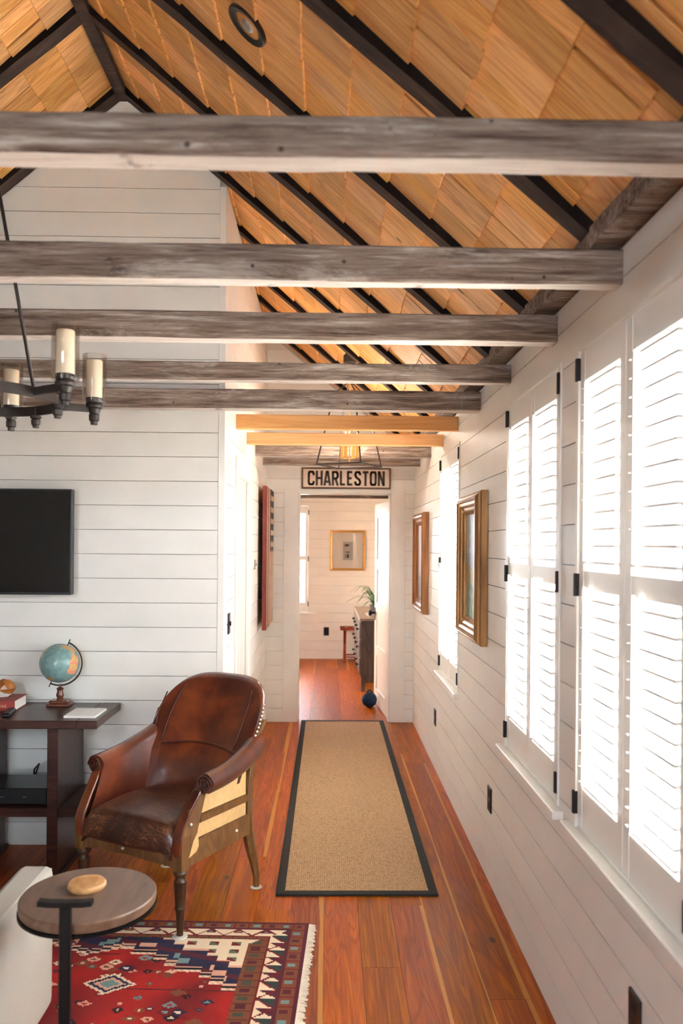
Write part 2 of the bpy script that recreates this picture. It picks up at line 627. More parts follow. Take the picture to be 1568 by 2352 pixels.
def vcol_mat(name, rough=0.95, fuzz=0.15, scale=220, bump=0.3, coat=0.0):
    a = N(name)
    at = a.n('ShaderNodeVertexColor', layer_name='pattern')
    v = a.coords((1, 1, 1), rand=False)
    f = a.noise(v, scale, 3)
    col = a.mix(fuzz, at.outputs[0], a.ramp(f, [(0.2, (0.1, 0.1, 0.1)), (0.8, (0.9, 0.9, 0.9))]), 'OVERLAY')
    a.color(col)
    a.set(Roughness=rough)
    if bump: a.bump(f, bump, 0.004)
    if coat: a.set(Coat_Weight=coat, Coat_Roughness=0.05)


vcol_mat('rug_pile')
vcol_mat('oil_paint', rough=0.35, fuzz=0.1, scale=60, bump=0.15)
vcol_mat('globe_map', rough=0.22, fuzz=0.1, scale=40, bump=0.0)


def pattern(o, fn):
    """Face colours (woven, printed or painted pattern) from a function of the face centre."""
    me = o.data
    at = me.color_attributes.new('pattern', 'FLOAT_COLOR', 'CORNER')
    buf = [0.0] * (len(me.loops) * 4)
    for p in me.polygons:
        c = (*lin(fn(p.center)), 1.0)
        for li in p.loop_indices:
            buf[li * 4:li * 4 + 4] = c
    at.data.foreach_set('color', buf)


# ------------------------------------------------------------------ room dimensions (metres)
XR = 0.793          # right wall
XL = -0.56          # hall wall on the left
YT = 4.34           # wall with the television
YE = 7.34           # end wall of the hall
YB = -3.0           # wall behind the viewer
XW = -3.03          # far left wall of the room
XA, ZA = -1.117, 4.03   # apex of the rafter undersides
SL = 10.0 / 12.0
TH = math.atan(SL)
CT, ST = math.cos(TH), math.sin(TH)
DZ = 0.06           # deck above rafter undersides
YR0, YR1 = 7.50, 11.39  # rear room


def roofz(x, off=0.0):
    return ZA + off - SL * abs(x - XA)


ROW0, ROWH = -0.008, 0.1315
GAP = 0.0034
PT = 0.016


def planks(parent, axis, face, thick, rng, z0, z1, holes=(), gable=False, name='plank', roff=0.0):
    """Shiplap rows. axis 'x': boards run along x on a wall at y=face; 'y': along y at x=face. holes: (u0,u1,z0,z1)."""
    k = 0
    while True:
        a, b = ROW0 + k * ROWH, ROW0 + (k + 1) * ROWH
        k += 1
        if b <= z0 + 0.004: continue
        if a >= z1: break
        a, b = max(a, z0), min(b, z1)
        if b - a < 0.012: continue
        zz = [a, b]
        for h in holes:
            for q in (h[2], h[3]):
                if a + 0.01 < q < b - 0.01: zz.append(q)
        zz = sorted(zz)
        for s0, s1 in zip(zz[:-1], zz[1:]):
            top = s1 >= b - 1e-6
            ivs = [rng]
            for h in holes:
                if h[2] < (s0 + s1) / 2 < h[3]:
                    nv = []
                    for u0, u1 in ivs:
                        if h[1] <= u0 or h[0] >= u1: nv.append((u0, u1)); continue
                        if h[0] > u0: nv.append((u0, h[0]))
                        if h[1] < u1: nv.append((h[1], u1))
                    ivs = nv
            for u0, u1 in ivs:
                if u1 - u0 < 0.012: continue
                e0, e1 = s0, s1 - (GAP if top else 0)
                if gable:
                    def lim(z):
                        d = (ZA - 0.004 - z) / SL
                        return max(u0, XA - d), min(u1, XA + d)
                    l0, r0 = lim(e0)
                    l1, r1 = lim(e1)
                    if r0 - l0 < 0.03: continue
                    if r1 - l1 < 0.005:
                        poly = [(l0, e0), (r0, e0), ((l0 + r0) / 2, min(e1, ZA - .004))]
                    else:
                        poly = [(l0, e0), (r0, e0)]
                        if r0 - r1 > .001 and r1 < u1 and r0 >= u1 - 1e-6: poly.append((u1, ZA - 0.004 - SL * (u1 - XA)))
                        poly.append((r1, e1))
                        poly.append((l1, e1))
                else:
                    poly = [(u0, e0), (u1, e0), (u1, e1), (u0, e1)]
                cu = sum(p[0] for p in poly) / len(poly)
                cz = sum(p[1] for p in poly) / len(poly)
                poly = [(p[0] - cu, p[1] - cz) for p in poly]
                if axis == 'x':
                    MB().prism(poly, 'y', 0, thick).build(name, 'white_paint', parent, loc=(cu, face, cz))
                else:
                    MB().prism(poly, 'x', 0, thick).build(name, 'white_paint', parent, loc=(face, cu, cz))


# ------------------------------------------------------------------ floor
floor = boxo('floor', 'deck_dark', None, XW - .2, 1.3, YB - .2, YR1 + .3, -0.12, -0.014)
tag(floor, kind='structure')
PW = 0.1496
xs = [0.1465 + PW * k for k in range(-24, 5)]
for i, x0 in enumerate(xs):
    x1 = min(x0 + PW, XR)
    if x0 > XR - .02 or x0 < XW - .1: continue
    y = YB - random.uniform(0, 2.2)
    while y < YR1:
        L = random.uniform(1.6, 3.6)
        if x0 < -2.0: L *= 3
        yy = min(y + L, YR1)
        pale = random.random() < 0.22
        boxo('plank', 'heart_pine', floor, x0 + .0006, x1 - .0006, max(y, YB), yy - .0012, -0.014, random.uniform(-.0006, .0003), centre=True) if yy > YB + .05 else None
        y += L

# ------------------------------------------------------------------ ceiling: deck, rafters, shakes
mb = MB()
for s in (-1, 1):
    xe = XR + .2 if s > 0 else 2 * XA - XR - .2
    poly = [(XA, ZA + DZ), (xe, roofz(xe, DZ)), (xe, roofz(xe, DZ) + .1), (XA, ZA + DZ + .1)]
    mb.prism(poly, 'y', YB - .2, YR0 + .05)
ceiling = mb.build('ceiling', 'deck_dark', None)
tag(ceiling, kind='structure')


def slope_matrix(side, x, y, z):
    # local x runs down the slope, local z points out through the roof
    d = Vector((CT * side, 0, -ST))
    up = Vector((ST * side, 0, CT))
    yv = up.cross(d)
    M = Matrix((d, yv, up)).transposed().to_4x4()
    M.translation = Vector((x, y, z))
    return M


def shake_verts(L, w):
    t = 0.011
    return [(0, 0, -.002), (L, 0, -.012), (L, w, -.012), (0, w, -.002),
            (0, 0, -.002 - t), (L, 0, -.012 - t), (L, w, -.012 - t), (0, w, -.002 - t)]


SHF = [(0, 1, 2, 3), (7, 6, 5, 4), (4, 5, 1, 0), (5, 6, 2, 1), (6, 7, 3, 2), (7, 4, 0, 3)]
pieces = []
EX = 0.1535
for side, x0, rngk in ((1, -1.0075, range(-1, 12)), (-1, -1.133, range(0, 4))):
    for k in rngk:
        xa = x0 + side * k * EX
        xb = xa + side * EX
        if side > 0: xa = max(xa, XA + .012)
        ya = 1.15 if side > 0 else 2.6
        ye = YE if side > 0 else 4.4
        y = ya - random.uniform(0, .1)
        while y < ye:
            w = random.choice((random.uniform(.05, .09), random.uniform(.09, .14), random.uniform(.10, .15), random.uniform(.13, .18)))
            g = random.choice((.001, .002, .003, .004, .005, .009, .014))
            zc = roofz((xa + xb) / 2)
            # keep what lies in the part of the roof one can see from the room
            if (zc - 1.63) < .76 * (y + w) + .12 and max(xa, xb) / (y + w) > -.50:
                pieces.append((side, xa, xb, y, w - g))
            y += w
pieces.sort(key=lambda p: math.dist((p[1], p[3], roofz((p[1] + p[2]) / 2)), (0, 0, 1.63)))
rest = {1: MB(), -1: MB()}
field_frame = {q: slope_matrix(q, XA, 0, ZA + DZ) for q in (1, -1)}
for i, (side, xa, xb, y, w) in enumerate(pieces):
    L = abs(xb - xa) / CT + .006 + random.uniform(-.004, .004)
    M = slope_matrix(side, xa, y if side > 0 else y + w, roofz(xa, DZ))
    vs = shake_verts(L, w)
    if i < 300:
        o = MB().add(vs, SHF).build('shingle', 'shake', ceiling, fix=False)
        o.matrix_local = M
    else:
        F_ = field_frame[side].inverted() @ M
        rest[side].add([F_ @ Vector(p) for p in vs], SHF)
for q in (1, -1):
    if rest[q].v:
        # far shakes, too small to tell apart singly
        o = rest[q].build('shingle_field', 'shake', ceiling, fix=False)
        o.matrix_local = field_frame[q]
        o['kind'] = 'stuff'


def rafter(side, y):
    xe = XR + .02 if side > 0 else 2 * XA - XR
    L = abs(xe - XA) / CT + .06
    w = 0.076
    M = slope_matrix(side, XA, y if side > 0 else y + w, ZA)
    n = 14
    vs, fs = [], []
    for i in range(n + 1):
        x = L * i / n
        j = [random.uniform(-.003, .003) for _ in range(3)]
        vs += [(x, j[0], j[2] * .5), (x, w + j[1], j[2] * .5), (x, w + j[1], .05), (x, j[0], .05)]
    for i in range(n):
        a, b = i * 4, i * 4 + 4
        fs += [(a, b, b + 1, a + 1), (a + 1, b + 1, b + 2, a + 2), (a + 2, b + 2, b + 3, a + 3), (a + 3, b + 3, b, a)]
    fs += [(0, 1, 2, 3), (n * 4 + 3, n * 4 + 2, n * 4 + 1, n * 4)]
    o = MB().add(vs, fs).build('rafter', 'rafter_side', ceiling)
    o.data.materials.append(MAT['rafter_worn'])
    for p in o.data.polygons:
        if p.normal.z < -0.7: p.material_index = 1
    o.matrix_local = M


ry = [-2.65, -1.95, -1.25, -.56, .13, .82, 1.516, 2.205, 2.935, 3.62, 4.262, 4.97, 5.66, 6.35, 7.04]
for y in ry:
    rafter(1, y)
    if y < 4.4: rafter(-1, y)
mb = MB().prism([(XA - .028, ZA - .022), (XA + .028, ZA - .022), (XA + .028, ZA + .03), (XA, ZA + .05), (XA - .028, ZA + .03)], 'y', YB, YE)
mb.build('ridge_board', 'rafter_worn', ceiling)
# eave plate along the top of the right wall
pl = MB()
pts = []
n = 40
for i in range(n + 1):
    y = 0.6 + (YE - 0.6) * i / n
    dx, dz = random.uniform(-.006, .006), random.uniform(-.004, .004)
    pts.append([(XR + .02, y, 2.448 + dz), (XR - .075 + dx, y, 2.448 + dz), (XR - .072 + dx, y, 2.512), (XR + .02, y, 2.512)])
vs = [p for q in pts for p in q]
fs = []
for i in range(n):
    for k in range(4):
        k2 = (k + 1) % 4
        fs.append((i * 4 + k, i * 4 + k2, i * 4 + 4 + k2, i * 4 + 4 + k))
fs += [(0, 1, 2, 3), tuple(n * 4 + k for k in (3, 2, 1, 0))]
pl.add(vs, fs).build('eave_plate', 'weathered_beam', ceiling)


# ------------------------------------------------------------------ walls
def wall_slab(name, x0, x1, y0, y1, z0, z1, axis, holes):
    """Solid wall with rectangular holes. axis = direction the wall runs along."""
    us = sorted({*(h[0] for h in holes), *(h[1] for h in holes), *((x0, x1) if axis == 'x' else (y0, y1))})
    zs = sorted({z0, z1, *(h[2] for h in holes), *(h[3] for h in holes)})
    mb = MB()
    for a, b in zip(us[:-1], us[1:]):
        # merge free cells vertically
        run = None
        for c, d in list(zip(zs[:-1], zs[1:])) + [(None, None)]:
            hit = c is None or any(h[0] < (a + b) / 2 < h[1] and h[2] < (c + d) / 2 < h[3] for h in holes)
            if hit:
                if run:
                    if axis == 'x': mb.box(a, b, y0, y1, run[0], run[1])
                    else: mb.box(x0, x1, a, b, run[0], run[1])
                run = None
            else:
                run = (run[0], d) if run else (c, d)
    o = mb.build(name, 'wall_back', None, fix=False)
    tag(o, kind='structure')
    return o


WZ0, WZ1 = 0.745, 2.255
W3 = (1.715, 2.535)
W2 = (2.710, 3.530)
W1 = (4.800, 5.620)
W0 = (-0.60, 0.22)
holesR = [(*W0, WZ0, WZ1), (*W3, WZ0, WZ1), (*W2, WZ0, WZ1), (*W1, WZ0, WZ1)]
wall_right = wall_slab('wall_right', XR + PT, XR + .16, YB, YE + .01, 0, 2.50, 'y', holesR)
planks(wall_right, 'y', XR, PT + .0005, (0.9, YE), 0.0, 2.445, [h for h in holesR if h[1] > 1])
# near part, out of view
boxo('plank_field', 'white_paint', wall_right, XR, XR + PT, .225, .898, 0, 2.445)
boxo('plank_field', 'white_paint', wall_right, XR, XR + PT, YB, -.605, 0, 2.445)
boxo('plank_field', 'white_paint', wall_right, XR, XR + PT, -.6, .22, 0, WZ0)
boxo('plank_field', 'white_paint', wall_right, XR, XR + PT, -.6, .22, WZ1, 2.445)

# wall with the television (gable)
mb = MB()
mb.prism([(XW, 0), (XL - .001, 0), (XL - .001, roofz(XL, DZ - .004)), (XA, ZA + DZ - .004), (XW, roofz(XW, DZ - .004))], 'y', YT + PT, YT + .10)
wall_front = mb.build('wall_front', 'wall_back', None)
tag(wall_front, kind='structure')
planks(wall_front, 'x', YT, PT + .0005, (XW, XL - .0335), 0.0, ZA - .01, [], gable=True)
t1 = boxo('trim_1', 'white_trim', None, XL - .033, XL + .002, YT - .004, YT + .12, 0, roofz(XL) - .01, 0.002)
tag(t1, kind='structure')

# hall wall on the left, with its doorway
DY0, DY1, DZ1 = 4.93, 5.70, 2.06
holesL = [(DY0, DY1, 0, DZ1)]
zt = roofz(XL)
wall_left = wall_slab('wall_left', XL - .11, XL - PT, YT + .125, YE, 0, zt + DZ - .004, 'y', holesL)
planks(wall_left, 'y', XL, -PT - .0005, (YT + .122, YE), 0.0, zt - .01,
       [(DY0 - .085, DY1 + .085, 0, DZ1 + .10)])
cas = MB()
cas.box(XL - .02, XL + .012, DY0 - .085, DY0, 0, DZ1 + .10, .002)
cas.box(XL - .02, XL + .012, DY1, DY1 + .085, 0, DZ1 + .10, .002)
cas.box(XL - .02, XL + .012, DY0, DY1, DZ1, DZ1 + .10, .002)
cas.box(XL - .12, XL - .02, DY0 - .001, DY0 + .014, 0, DZ1)
cas.box(XL - .12, XL - .02, DY1 - .014, DY1 + .001, 0, DZ1)
cas.box(XL - .12, XL - .02, DY0, DY1, DZ1 - .014, DZ1)
cas.box(XL - .085, XL - .055, DY1 - .028, DY1 - .014, 0, DZ1 - .014)
t2 = cas.build('trim_2', 'white_trim', None, smooth=True)
tag(t2, kind='structure')
d2 = boxo('door_2', 'white_trim', None, XL - .125, XL - .088, DY0 + .016, DY1 - .016, 0.004, DZ1 - .016, .002)
tag(d2, kind='structure')
for z0, z1 in ((.18, .92), (1.05, 1.92)):
    boxo('door_panel', 'white_paint', d2, XL - .088, XL - .083, DY0 + .13, DY1 - .13, z0, z1, .004)

# end wall of the hall
EX0, EX1, EZ1 = -0.270, 0.582, 2.095
wall_end = MB()
for x0, x1, z0, z1 in ((XL - .01, EX0 - .001, 0, 2.5), (EX1 + .001, XR + .02, 0, 2.5), (EX0 - .001, EX1 + .001, EZ1 + .001, 2.5)):
    wall_end.box(x0, x1, YE + PT, YR0, z0, z1)
wall_end.prism([(XW, 2.5), (XR + .02, 2.5), (XA, ZA + DZ - .004), (XW, roofz(XW, DZ - .004))], 'y', YE + PT, YE + .10)
wall_end = wall_end.build('wall_end', 'wall_back', None)
tag(wall_end, kind='structure')
CW = 0.13
planks(wall_end, 'x', YE, PT + .0005, (XL, XR), 0.0, roofz(XL) + .0, [(EX0 - CW, EX1 + CW, 0, EZ1 + .04)], gable=True)
cas = MB()
cas.box(EX0 - CW, EX0, YE - .006, YE + .02, 0, EZ1 + .04, .002)
cas.box(EX1, EX1 + CW, YE - .006, YE + .02, 0, EZ1 + .04, .002)
cas.box(EX0, EX1, YE - .006, YE + .02, EZ1, EZ1 + .04, .002)
cas.box(EX0 - .001, EX0 + .016, YE + .02, YR0, 0, EZ1)
cas.box(EX1 - .016, EX1 + .001, YE + .02, YR0, 0, EZ1)
cas.box(EX0, EX1, YE + .02, YR0, EZ1 - .006, EZ1)
t3 = cas.build('trim_3', 'white_trim', None, smooth=True)
tag(t3, kind='structure')

# walls out of view that close the room; their windows let the daylight in
hl = []
wall_far = wall_slab('wall_far_left', XW - .14, XW, YB, YR1, 0, roofz(XW) + .05, 'y', hl)
wall_far.data.materials[0] = MAT['panelling']
hb = [(-2.45, -1.55, .5, 2.2)]
hg = (-2.05, -.2, 2.42, 3.25)  # unseen gable window, added to brighten the upper television wall and ceiling
wall_behind = wall_slab('wall_behind', XW - .14, XR + .16, YB - .14, YB, 0, 2.4, 'x', hb)
wall_behind.data.materials[0] = MAT['panelling']
g = MB()
g.prism([(XW, 2.4), (hg[0], 2.4), (hg[0], hg[3]), (hg[1], hg[3]), (hg[1], 2.4), (XR, 2.4), (XR, roofz(XR)), (XA, ZA), (XW, roofz(XW))], 'y', YB - .14, YB)
tag(g.box(hg[0], hg[1], YB - .14, YB, 2.4, hg[2]).build('wall_behind_gable', 'panelling', None), kind='structure')

# rear room behind the end wall
RX0, RX1 = -1.75, 1.28
RWX = (-1.10, -0.245)
wall_rear = wall_slab('wall_rear', RX0, RX1, YR1 + PT, YR1 + .14, 0, 2.5, 'x', [(*RWX, .66, 2.2)])
planks(wall_rear, 'x', YR1, PT + .0005, (RX0, RX1), 0, 2.5, [(*RWX, .66, 2.2)])
hr = [(8.9, 10.1, .6, 2.2)]  # unseen side window, added to light the rear room
wrl = wall_slab('wall_rear_left', RX0 - .12, RX0, YR0, YR1 + .14, 0, 2.5, 'y', hr)
wrl.data.materials[0] = MAT['plaster_white']
wrr = wall_slab('wall_rear_right', RX1, RX1 + .12, YR0, YR1 + .14, 0, 2.5, 'y', [])
wrr.data.materials[0] = MAT['plaster_white']
w = MB().box(XR + .02, RX1 + .12, YE + .03, YR0, 0, 2.5).box(RX0 - .12, XL - .11, YE + .03, YR0, 0, 2.5)
tag(w.build('wall_rear_front', 'plaster_white', None), kind='structure')
tag(boxo('ceiling_rear', 'plaster_white', None, RX0 - .12, RX1 + .12, YR0, YR1 + .14, 2.5, 2.6), kind='structure')
bh = boxo('header_beam', 'weathered_beam', None, RX0 + .01, RX1 - .01, 8.28, 8.36, 2.108, 2.25)
tag(bh, 'brown weathered beam seen through the top of the far doorway', 'beam')


# ------------------------------------------------------------------ windows with plantation shutters
def louver_mesh(length, depth=.050, t=.009):
    prof = [(-depth / 2, -t / 2), (depth / 2 - .006, -t / 2), (depth / 2, 0), (depth / 2 - .006, t / 2), (-depth / 2, t / 2)]
    return MB().prism(prof, 'y', -length / 2, length / 2)


def shutter_panel(win, name, y0, y1, z0, z1, louv, rod_off, lv_tilt=(R(4), R(-6))):
    """Panel in a right-wall frame: local axes = world, x is into the wall."""
    st = .044
    th = .028
    mb = MB()
    mb.box(0, th, y0, y0 + st, z0, z1, .002)
    mb.box(0, th, y1 - st, y1, z0, z1, .002)
    tb, mid0, mid1, bt = z1 - .098, 1.495, 1.555, z0 + .125
    mb.box(0.001, th - .001, y0 + st, y1 - st, tb, z1, .001)
    mb.box(0.001, th - .001, y0 + st, y1 - st, mid0, mid1, .001)
    mb.box(0.001, th - .001, y0 + st, y1 - st, z0, bt, .001)
    p = mb.build(name, 'white_shutter', win, smooth=True)
    for (a, b, tl) in ((bt, mid0, lv_tilt[1]), (mid1, tb, lv_tilt[0])):
        n = int(round((b - a) / .0493))
        pitch = (b - a) / n
        for i in range(n):
            linked(louv, 'louver', p, (th / 2, (y0 + y1) / 2, a + pitch * (i + .5)), (0, tl, 0))
        rod = boxo('tilt_rod', 'white_shutter', p, -.026, -.016, rod_off - .006, rod_off + .006, a + .03, b + (.012 if a < 1 else -.02))
    return p


def hinges(win, ys, zs, axis='y'):
    for z in zs:
        for y in ys:
            boxo('hinge', 'hinge_black', win, -.013, .004, y - .0075, y + .0075, z - .036, z + .036, .001)


def shutter_window(name, y0, y1):
    win = empty(name, (XR, 0, 0))
    tag(win, kind='structure')
    fr = MB()
    f = .022
    fr.box(-.006, .10, y0, y0 + f, WZ0, WZ1)
    fr.box(-.006, .10, y1 - f, y1, WZ0, WZ1)
    fr.box(-.006, .10, y0 + f, y1 - f, WZ1 - f * .5, WZ1)
    fr.box(.0, .14, y0 + f, y1 - f, WZ0 - .001, WZ0 + .006)
    fr.build('window_frame', 'white_trim', win)
    boxo('window_sill', 'white_trim', win, -.036, .02, y0 - .05, y1 + .05, WZ0 - .032, WZ0 - .001, .004)
    ya, yb = y0 + f + .002, y1 - f - .002
    ym = (ya + yb) / 2
    length = (ym - .001 - ya) - 2 * .044 - .002
    lv = louver_mesh(length).build('louver', 'white_shutter', win)
    pa = shutter_panel(win, 'shutter_panel', ya, ym - .001, WZ0 + .008, WZ1 - f * .5 - .003, lv, (ya + ym) / 2 + .08)
    pb = shutter_panel(win, 'shutter_panel', ym + .001, yb, WZ0 + .008, WZ1 - f * .5 - .003, lv, (yb + ym) / 2 + .08)
    bpy.data.objects.remove(lv)
    hinges(win, (y0 + .015, y1 - .015), (.822, 1.508, 2.186))
    # outer sash: frame, meeting rail, muntin and panes
    sa = MB()
    sa.box(.112, .14, y0 + f, y0 + f + .045, WZ0 + .006, WZ1 - .012)
    sa.box(.112, .14, y1 - f - .045, y1 - f, WZ0 + .006, WZ1 - .012)
    sa.box(.112, .14, y0 + f + .045, y1 - f - .045, WZ0 + .006, WZ0 + .07)
    sa.box(.112, .14, y0 + f + .045, y1 - f - .045, WZ1 - .07, WZ1 - .012)
    sa.box(.112, .14, y0 + f + .045, y1 - f - .045, 1.50, 1.54)
    sa.build('sash', 'white_trim', win)
    boxo('pane', 'window_glass', win, .124, .128, y0 + f + .045, y1 - f - .045, WZ0 + .07, 1.50)
    boxo('pane', 'window_glass', win, .124, .128, y0 + f + .045, y1 - f - .045, 1.54, WZ1 - .07)
    portal((XR + .155, (y0 + y1) / 2, (WZ0 + WZ1) / 2), (y1 - y0, WZ1 - WZ0), (-1, 0, 0))
    return win


shutter_window('window_1', *W3)
shutter_window('window_2', *W2)
shutter_window('window_3', *W1)
shutter_window('window_4', *W0)


def plain_window(name, axis, face, u0, u1, z0, z1, sgn, bars=1):
    """Simple sash window in a wall out of view."""
    win = empty(name, (0, 0, 0))
    tag(win, kind='structure')
    def bx(mb, a, b, c, d, t0, t1):
        if axis == 'y': mb.box(min(face + t0 * sgn, face + t1 * sgn), max(face + t0 * sgn, face + t1 * sgn), a, b, c, d)
        else: mb.box(a, b, min(face + t0 * sgn, face + t1 * sgn), max(face + t0 * sgn, face + t1 * sgn), c, d)
    mb = MB()
    f = .05
    bx(mb, u0, u0 + f, z0, z1, .0, .1)
    bx(mb, u1 - f, u1, z0, z1, .0, .1)
    bx(mb, u0 + f, u1 - f, z0, z0 + f, .0, .1)
    bx(mb, u0 + f, u1 - f, z1 - f, z1, .0, .1)
    um = (u0 + u1) / 2
    bx(mb, um - .015, um + .015, z0 + f, z1 - f, .03, .06)
    bx(mb, u0 + f, um - .015, (z0 + z1) / 2 - .015, (z0 + z1) / 2 + .015, .03, .06)
    bx(mb, um + .015, u1 - f, (z0 + z1) / 2 - .015, (z0 + z1) / 2 + .015, .03, .06)
    mb.build('window_frame', 'white_trim', win, fix=False)
    g = MB()
    bx(g, u0 + f, u1 - f, z0 + f, z1 - f, .043, .047)
    g.build('pane', 'window_glass', win)
    c = (u0 + u1) / 2, (z0 + z1) / 2
    if axis == 'y': portal((face + sgn * .13, c[0], c[1]), (u1 - u0, z1 - z0), (-sgn, 0, 0))
    else: portal((c[0], face + sgn * .13, c[1]), (u1 - u0, z1 - z0), (0, -sgn, 0))


k = 5
for u0, u1, z0, z1 in hl:
    plain_window('window_%d' % k, 'y', XW, u0, u1, z0, z1, -1); k += 1
for u0, u1, z0, z1 in hb + [hg]:
    plain_window('window_%d' % k, 'x', YB, u0, u1, z0, z1, -1); k += 1
plain_window('window_%d' % k, 'y', RX0, *hr[0], -1); k += 1

# shuttered window in the rear wall
win = empty('window_%d' % k, (0, YR1, 0))
tag(win, kind='structure')
x0, x1 = RWX
mb = MB()
mb.box(x1 - .03, x1, -.006, .1, .66, 2.2)
mb.box(x0, x0 + .03, -.006, .1, .66, 2.2)
mb.box(x0 + .03, x1 - .03, -.006, .1, 2.17, 2.2)
mb.build('window_frame', 'white_trim', win)
boxo('window_sill', 'white_trim', win, x0 - .08, x1 + .08, -.03, .02, .63, .659, .003)
lvx = MB().prism([(.024 * math.cos(2 * PI * q / 8), .0035 * math.sin(2 * PI * q / 8)) for q in range(8)], 'x', -.155, .155).build('louver', 'white_shutter', win, smooth=True)
for a, b in ((x0 + .031, (x0 + x1) / 2 - .001), ((x0 + x1) / 2 + .001, x1 - .031)):
    st = .042
    mb = MB()
    mb.box(a, a + st, 0, .028, .663, 2.168, .002)
    mb.box(b - st, b, 0, .028, .663, 2.168, .002)
    for z0, z1 in ((.663, .80), (1.40, 1.46), (2.06, 2.168)):
        mb.box(a + st, b - st, .001, .027, z0, z1, .001)
    p = mb.build('shutter_panel', 'white_shutter', win, smooth=True)
    for z0, z1, tl in ((.80, 1.40, .35), (1.46, 2.06, .1)):
        n = 12
        for i in range(n):
            o = linked(lvx, 'louver', p, ((a + b) / 2, .014, z0 + (z1 - z0) * (i + .5) / n), (tl, 0, 0))
    boxo('tilt_rod', 'white_shutter', p, (a + b) / 2 - .005, (a + b) / 2 + .005, -.026, -.016, .84, 1.38)
for z in (.78, 1.42, 2.08):
    boxo('hinge', 'hinge_black', win, x1 - .031, x1 - .018, -.012, .003, z - .035, z + .035, .001)
bpy.data.objects.remove(lvx)
boxo('pane', 'window_glass', win, x0 + .03, x1 - .03, .118, .122, .66, 2.17)
portal(((x0 + x1) / 2, YR1 + .15, 1.43), (x1 - x0, 1.54), (0, -1, 0))

# ------------------------------------------------------------------ tie beams
def rough_beam(name, mat, x0, x1, y0, y1, z0, z1, label, group, jit=.004, tiltz=0.0):
    n = 46
    vs, fs = [], []
    rs = random.uniform(0, 100)
    cx, cy, cz = (x0 + x1) / 2, (y0 + y1) / 2, (z0 + z1) / 2
    prof = [(y0, z0 + .006), (y0 + .006, z0), (y1 - .006, z0), (y1, z0 + .006), (y1, z1 - .005), (y1 - .005, z1), (y0 + .005, z1), (y0, z1 - .005)]
    m = len(prof)
    for i in range(n + 1):
        x = x0 + (x1 - x0) * i / n
        for q, (y, z) in enumerate(prof):
            a = noise.noise(Vector((x * 2.2, q * 3.1, rs))) * jit + noise.noise(Vector((x * 9, q * 5.1, rs))) * jit * .5
            b = noise.noise(Vector((x * 1.7, q * 2.3 + 9, rs))) * jit + noise.noise(Vector((x * 8, q * 4 + 3, rs))) * jit * .5
            vs.append((x - cx, y + a - cy, z + b - cz))
    for i in range(n):
        for q in range(m):
            q2 = (q + 1) % m
            fs.append((i * m + q, i * m + q2, i * m + m + q2, i * m + m + q))
    fs += [tuple(range(m))[::-1], tuple(n * m + q for q in range(m))]
    o = MB().add(vs, fs).build(name, mat, None, smooth=True, loc=(cx, cy, cz))
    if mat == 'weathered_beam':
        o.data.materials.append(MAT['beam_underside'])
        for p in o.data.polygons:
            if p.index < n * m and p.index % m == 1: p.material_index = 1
    tag(o, label, 'beam', group, 'thing')
    return o


GB = 'tie beams across the room'
XBL = XW + .005
XBR = XR - .001
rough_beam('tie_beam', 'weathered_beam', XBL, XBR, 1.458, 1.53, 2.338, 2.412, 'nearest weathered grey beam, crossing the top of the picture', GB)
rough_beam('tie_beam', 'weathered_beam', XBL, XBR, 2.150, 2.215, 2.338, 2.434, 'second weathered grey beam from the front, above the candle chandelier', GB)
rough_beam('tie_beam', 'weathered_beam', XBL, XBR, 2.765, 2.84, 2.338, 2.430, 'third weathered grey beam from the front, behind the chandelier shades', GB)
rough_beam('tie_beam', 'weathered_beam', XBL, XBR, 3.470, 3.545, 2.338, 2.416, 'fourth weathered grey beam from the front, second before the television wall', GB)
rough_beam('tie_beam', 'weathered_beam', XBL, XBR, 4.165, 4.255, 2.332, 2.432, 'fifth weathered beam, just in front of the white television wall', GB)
rough_beam('tie_beam', 'new_pine', XL + .001, XBR, 4.87, 4.92, 2.326, 2.415, 'nearer and higher of the two clean orange pine beams', GB, .0008)
rough_beam('tie_beam', 'new_pine', XL + .001, XBR, 5.50, 5.55, 2.31, 2.392, 'farther and lower of the two clean orange pine beams', GB, .0008)
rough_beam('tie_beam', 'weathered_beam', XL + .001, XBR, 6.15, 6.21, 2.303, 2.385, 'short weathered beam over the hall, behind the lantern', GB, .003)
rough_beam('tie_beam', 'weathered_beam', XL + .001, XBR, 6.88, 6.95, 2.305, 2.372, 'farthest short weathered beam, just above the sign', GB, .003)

# ------------------------------------------------------------------ recessed light
rl = empty('recessed_light')
M = slope_matrix(1, -.268, 2.69, roofz(-.268, DZ))
rl.matrix_world = M
tag(rl, 'dark bronze recessed spotlight set into the shingled ceiling', 'light')
MB().lathe([(.052, -.024), (.075, -.03), (.078, -.026), (.078, -.002), (.05, -.002)], 28, cap=False).build('trim_ring', 'bronze_plate', rl, smooth=True)
MB().lathe([(.05, -.02), (.048, -.008), (.0, -.007)], 24, cap=False).build('housing', 'bronze_slot', rl, smooth=True)
MB().lathe([(.0, -.034), (.018, -.032), (.026, -.024), (.03, -.008)], 20, cap=False).build('lamp', 'steel_plate', rl, smooth=True)

